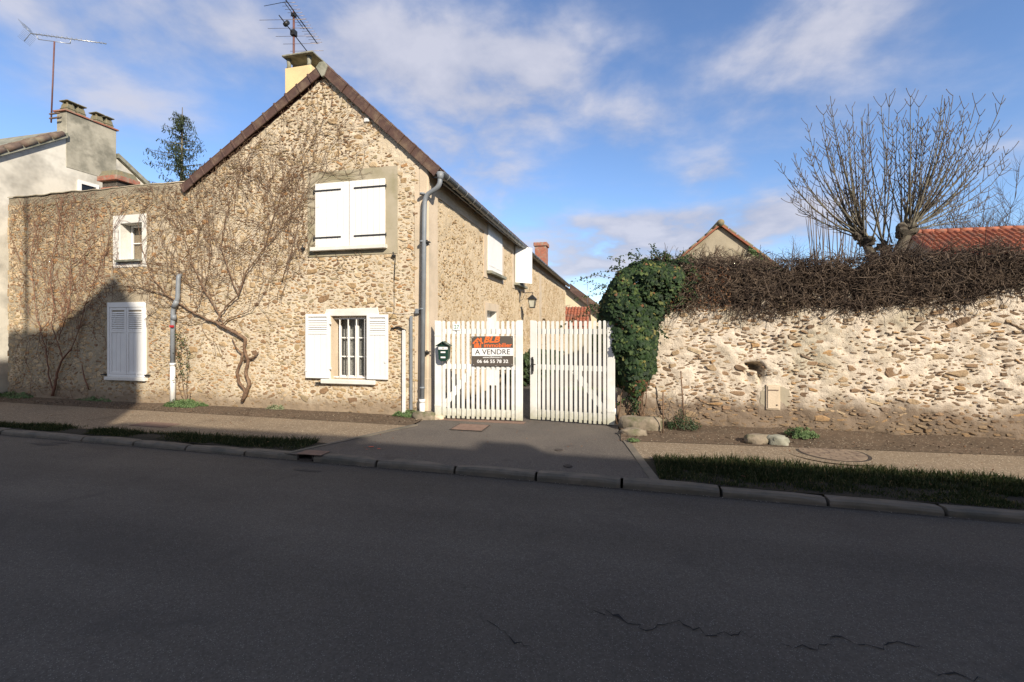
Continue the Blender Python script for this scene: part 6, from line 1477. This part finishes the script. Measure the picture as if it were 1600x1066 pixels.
# ================================================================ buildings behind
def gable_house(name, x0, x1, y0, y1, zw, zr, wall, roofm, label, ridge_x=True, over=.25):
    root = empty(name, ((x0 + x1) / 2, (y0 + y1) / 2, 0), label, 'building'); m = MB()
    if ridge_x:   # ridge runs along X
        ym = (y0 + y1) / 2; m.prism([(x0, y0, 0), (x0, y0, zw), (x0, ym, zr), (x0, y1, zw), (x0, y1, 0)], (x1 - x0, 0, 0)); m.build('wall', wall, root)
        sl_ = (zr - zw) / (ym - y0); m = MB(); m.prism([(x0 - over, y0 - over, zw - over * sl_ + .1), (x0 - over, ym, zr + .1), (x0 - over, y1 + over, zw - over * sl_ + .1), (x0 - over, y1 + over, zw - over * sl_ + .02), (x0 - over, ym, zr + .02), (x0 - over, y0 - over, zw - over * sl_ + .02)], (x1 - x0 + 2 * over, 0, 0)); ro_ = m.build('roof', roofm, root)
    else:
        xm = (x0 + x1) / 2; m.prism([(x0, y0, 0), (x1, y0, 0), (x1, y0, zw), (xm, y0, zr), (x0, y0, zw)], (0, y1 - y0, 0)); m.build('wall', wall, root)
        sl_ = (zr - zw) / (xm - x0); m = MB(); m.prism([(x0 - over, y0 - over, zw - over * sl_ + .1), (xm, y0 - over, zr + .1), (x1 + over, y0 - over, zw - over * sl_ + .1), (x1 + over, y0 - over, zw - over * sl_ + .02), (xm, y0 - over, zr + .02), (x0 - over, y0 - over, zw - over * sl_ + .02)], (0, y1 - y0 + 2 * over, 0)); ro_ = m.build('roof', roofm, root)
    return root, ro_
def tile_rows(ro_, xa, ya, za, xb, yb, zb, along, width, nrow, pitch, mat, name='roof_tiles'):
    """rows of curved tiles: from ridge corner a down to eave corner b, repeated along a direction"""
    a, b, al = Vector((xa, ya, za)), Vector((xb, yb, zb)), Vector(along).normalized(); d = b - a; nrm = d.cross(al).normalized(); nrm = nrm if nrm[2] > 0 else -nrm
    k = int(width / pitch * 4); s_ = np.linspace(0, width, k + 1); wv = .45 * pitch * np.abs(np.sin(math.pi * s_ / pitch)) ; V = []; Fc = []
    for r_ in range(nrow):
        for (t, lift) in ((r_ / nrow, 0), ((r_ + 1.1) / nrow, .03), ((r_ + 1.1) / nrow, .01)):
            jit = np.array([.012 * math.sin(r_ * 1.7 + q * .5) for q in range(k + 1)]); V.append(np.array(a + d * t)[None] + s_[:, None] * np.array(al)[None] + (wv + lift + jit)[:, None] * np.array(nrm)[None])
        o = r_ * 3 * (k + 1)
        for g_ in (0, 1):
            i = np.arange(k) + o + g_ * (k + 1); Fc.append(np.stack([i, i + 1, i + k + 2, i + k + 1], 1))
    q = npmesh(name, np.concatenate(V), np.concatenate(Fc), mat, ro_); q['kind'] = 'stuff'; return q
# grey barn gable
BY = 17.0; bl, br_, bp = at(1062, 405, BY), at(1195, 400, BY), at(1125, 352, BY)
hw2 = 1.75; sl = (bp[2] - bl[2]) / (bp[0] - bl[0]); W2 = 2.3
r1, ro1 = gable_house('barn', bp[0] - W2, bp[0] + W2, BY, BY + 7, bp[2] - W2 * sl * 1.0, bp[2] - .05, m_barn, m_redtile, 'grey rendered barn gable with lichened tile edge peeping over the creeper', False, .12)
tile = MB(); tile.tube([(0, 0, 0), (.0, 0, .3)], [.05, .042], 6); tm = tile.mesh('verge_tile', m_lichen)
for sg_ in (-1, 1):
    for i in range(12):
        o = bpy.data.objects.new('verge_tile', tm); col.objects.link(o); o.parent = ro1; t = (i + .5) * .26; z_ = bp[2] + .03 - t * sl * 1.0
        o.location = (bp[0] + sg_ * (t + .1), BY - .08, z_ - .05); o.rotation_euler = (0, -sg_ * (math.pi / 2 - math.atan(sl * 1.0)), 0)
m = MB(); m.tube([(bp[0], BY - .15, bp[2] + .06), (bp[0], BY + 6, bp[2] + .06)], .12, 8); m.build('ridge_tile', m_lichen, ro1); settle(r1)
m = MB(); random.seed(20)
cg = empty('gable_creeper', (bp[0], BY - .05, 1), 'thin bare creeper web on the grey barn gable', 'creeper')
for i in range(60):
    x, z, a = bp[0] + random.uniform(-1.6, 1.7), 2.8, random.uniform(1.0, 2.1); pts = []
    for k in range(40):
        pts.append((x, BY - .03, z)); a += random.gauss(0, .2); x += .05 * math.cos(a); z += .05 * math.sin(a)
        if z > bp[2] - .1 - abs(x - bp[0]) * sl * 1.0: break
    if len(pts) > 3: m.tube(pts, .006, 3, cap=False)
m.build('twigs', m_bark, cg); settle(cg)
n = 260; X = bp[0] + rng.uniform(.9, 2.2, n); Zz = bp[2] - (X - bp[0]) * sl * 1.0 - np.abs(rng.normal(0, .12, n)); o = cloud('gable_ivy', np.stack([X, BY - .1 + rng.normal(0, .05, n), Zz], 1), np.stack([rng.normal(0, .5, n), -np.ones(n), rng.normal(0, .5, n)], 1), rng.uniform(.07, .12, n), OVAL_V, OVAL_F, m_tuft); tag(o, 'patch of light green ivy on the right slope of the barn gable', 'ivy', kind='stuff')
# red tiled barn
RY = 20.0; ra, rb = at(1425, 366, RY), at(1600, 364, RY)
zr = ra[2]; x0 = at(1418, 366, RY)[0] 
r2, ro2 = gable_house('red_roofed_barn', x0 + .2, x0 + 14, RY - 4, RY + 4, zr - 3.0, zr - .1, m_barn, m_redtile, 'long barn with bright red clay tile roof behind the right wall', True, .15)
tile_rows(ro2, x0 + .02, RY, zr + .03, x0 + .02, RY - 4.2, zr - 3.1, (1, 0, 0), 14.2, 20, .19, m_redtile)
rm = MB(); rm.tube([(0, 0, 0), (.4, 0, 0)], [.11, .095], 10); rme = rm.mesh('ridge_tile', m_redtile)
for i in range(36): o = bpy.data.objects.new('ridge_tile', rme); col.objects.link(o); o.parent = ro2; o.location = (x0 + .02 + i * .395, RY, zr + .06 + random.uniform(-.01, .01))
settle(r2)
# houses beyond the courtyard, through the gap
HY = 36.0; pk = at(893, 452, HY); e = at(946, 493, HY)
sl = (pk[2] - e[2]) / (e[0] - pk[0]); W3 = 3.2
r3_, ro3 = gable_house('beige_house', pk[0] - W3 - .4, pk[0] + W3 - .4, HY, HY + 9, pk[2] - W3 * sl, pk[2] + .15, m_beige, m_tile, 'beige house with brown tiled verge in the distance beyond the courtyard', False, .3); 
wv = MB(); wv.box(pk[0] + .2, pk[0] + 1.0, HY - .02, HY + .02, 1.0, 2.2); wv.build('window', m_dark, r3_); m = MB(); m.prism([(pk[0] - .1, HY - .36, pk[2] + .45), (e[0] + .3, HY - .36, e[2] - .2 + .45), (e[0] + .3, HY - .36, e[2] - .3 - .25), (pk[0] - .1, HY - .36, pk[2] - .15)], (0, .05, 0)); m.build('barge_board', m_tile, ro3)
settle(r3_)
r4, ro4 = gable_house('small_outbuilding', at(862, 480, 31)[0], at(918, 495, 31)[0] , 30, 34, 1.7, 3.0, m_barn, m_redtile, 'small outbuilding with red tile roof beyond the end of the long house', True, .1)
a_ = at(880, 472, 30)
tile_rows(ro4, at(862, 480, 31)[0] - .1, 32, 3.13, at(862, 480, 31)[0] - .1, 29.9, 1.76, (1, 0, 0), at(918, 495, 31)[0] - at(862, 480, 31)[0] + .2, 8, .22, m_redtile); settle(r4)
r5, ro5 = gable_house('far_house', at(938, 490, 60)[0], at(985, 490, 60)[0], 60, 68, 2.2, 4.3, m_beige, m_redtile, 'far small house with red roof seen just left of the ivy', True, .3); settle(r5)
p = at(918, 450, 34); m = MB(); m.tube([(p[0], 34, 3.2), (p[0], 34, p[2] + .3)], .02, 5); m.tube([(p[0] - .3, 34, p[2] + .25), (p[0] + .3, 34, p[2] + .35)], .012, 4)
for i in range(5): x = p[0] - .25 + i * .12; m.tube([(x, 33.85, p[2] + .27), (x, 34.15, p[2] + .27)], .006, 4)
o = m.build('roof_antenna', m_alu); tag(o, 'tiny far television antenna above the beige house', 'antenna')
# courtyard greenery
def hedge(x0, x1, y0, y1, h, label, n=2500, mat=m_hedge, name='hedge'):
    root = empty(name, ((x0 + x1) / 2, (y0 + y1) / 2, 0), label, 'hedge'); X = rng.uniform(x0, x1, n); Y = rng.uniform(y0, y1, n); Z = h * rng.uniform(.02, 1, n) ** .7 * (1 + .3 * fbm(X * .8, Y * .8, 4))
    o = cloud('foliage', np.stack([X, Y, Z], 1), np.stack([rng.normal(0, 1, n), -np.ones(n), rng.normal(.5, .7, n)], 1), rng.uniform(.12, .26, n), OVAL_V, OVAL_F, mat, root); o['kind'] = 'stuff'
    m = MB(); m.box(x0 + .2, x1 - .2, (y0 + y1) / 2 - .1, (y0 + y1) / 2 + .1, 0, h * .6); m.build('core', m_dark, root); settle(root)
hedge(1.3, 8.5, 27, 28.5, 1.5, 'clipped dark hedge closing the courtyard', 5000)
hedge(-2.6, .4, 33.5, 34.5, 1.35, 'low dark hedge far behind the gate leaves', 2500)
hedge(-3.0, -2.3, 12.2, 19.0, .8, 'dark shrubs along the foot of the long side wall', 2600)
hedge(30, 70, 70, 74, 4, 'far field hedge beyond the barns', 4000); hedge(-6, 20, 75, 79, 3.0, 'far field hedge beyond the courtyard', 5000)
# ================================================================ houses across the street, behind the camera: they shade the road
def terrace(x0, x1, y0, h, ridge, label, prof=None):
    root = empty('street_house', ((x0 + x1) / 2, y0 - 4, 0), label, 'house'); m = MB()
    m.prism([(x0, y0, 0), (x0, y0, h), (x0, y0 - 4.5, ridge), (x0, y0 - 9, h), (x0, y0 - 9, 0)], (x1 - x0, 0, 0)); m.build('wall', m_whitewall, root)
    m = MB(); sl_ = (ridge - h) / 4.5; m.prism([(x0, y0 + .25, h - .25 * sl_ + .12), (x0, y0 - 4.5, ridge + .12), (x0, y0 - 9.25, h - .25 * sl_ + .12), (x0, y0 - 9.25, h - .25 * sl_ + .01), (x0, y0 - 4.5, ridge + .01), (x0, y0 + .25, h - .25 * sl_ + .01)], (x1 - x0, 0, 0)); m.build('roof', m_rooftile, root)
    n = int((x1 - x0) / 2.6)
    for i in range(n):
        xx = x0 + 1.0 + i * 2.6
        for zz in (.9, 3.6):
            if zz + 1.4 < h: m = MB(); m.box(xx, xx + 1.0, y0 + .002, y0 + .05, zz, zz + 1.4); f_ = m.build('window', m_white, root); m = MB(); m.box(xx + .1, xx + .9, y0 + .051, y0 + .055, zz + .1, zz + 1.3); m.build('pane', m_glass, f_)
    return root
def H_for(Y, y0): return .75 * (Y - y0)
y0 = -4.0
hA = terrace(5.2, 32, y0, 7.22, 9.0, 'two storey house across the street behind the camera, the long one'); settle(hA)
c_ = MB(); c_.box(7.6, 8.3, y0 - .9, y0 - .3, 7, 7.95); o = c_.build('chimney', m_brick); o.parent = hA; o.matrix_parent_inverse = Matrix.Translation(hA.location).inverted()
hB = terrace(.55, 5.2, y0 + .05, 7.35, 9.0, 'narrow two storey house across the street behind the camera'); settle(hB)
root = empty('street_house', (-1.5, -8, 0), 'tall gabled house across the street behind the camera', 'house')
m = MB(); m.prism([(-3.3, y0, 0), (.5, y0, 0), (.5, y0, 10.6), (-.15, y0, 11.5), (-1.95, y0, 10.3), (-3.3, y0, 10.3)], (0, -8, 0)); m.build('wall', m_whitewall, root)
for zz in (1, 3.9, 6.8): m = MB(); m.box(-2, -1, y0 + .002, y0 + .05, zz, zz + 1.5); f_ = m.build('window', m_white, root); m = MB(); m.box(-1.9, -1.1, y0 + .051, y0 + .055, zz + .1, zz + 1.4); m.build('pane', m_glass, f_)
settle(root)
p = (-5.7, -.8); m = MB(); m.tube([(p[0], p[1], -.1), (p[0], p[1], 11.5)], [.05, .035], 8); o = m.build('shadow_pole', m_concrete); tag(o, 'unseen slim pole added behind the camera to cast a thin shadow stripe', 'pole')  # added for the thin stripe of shade it throws on the left facade
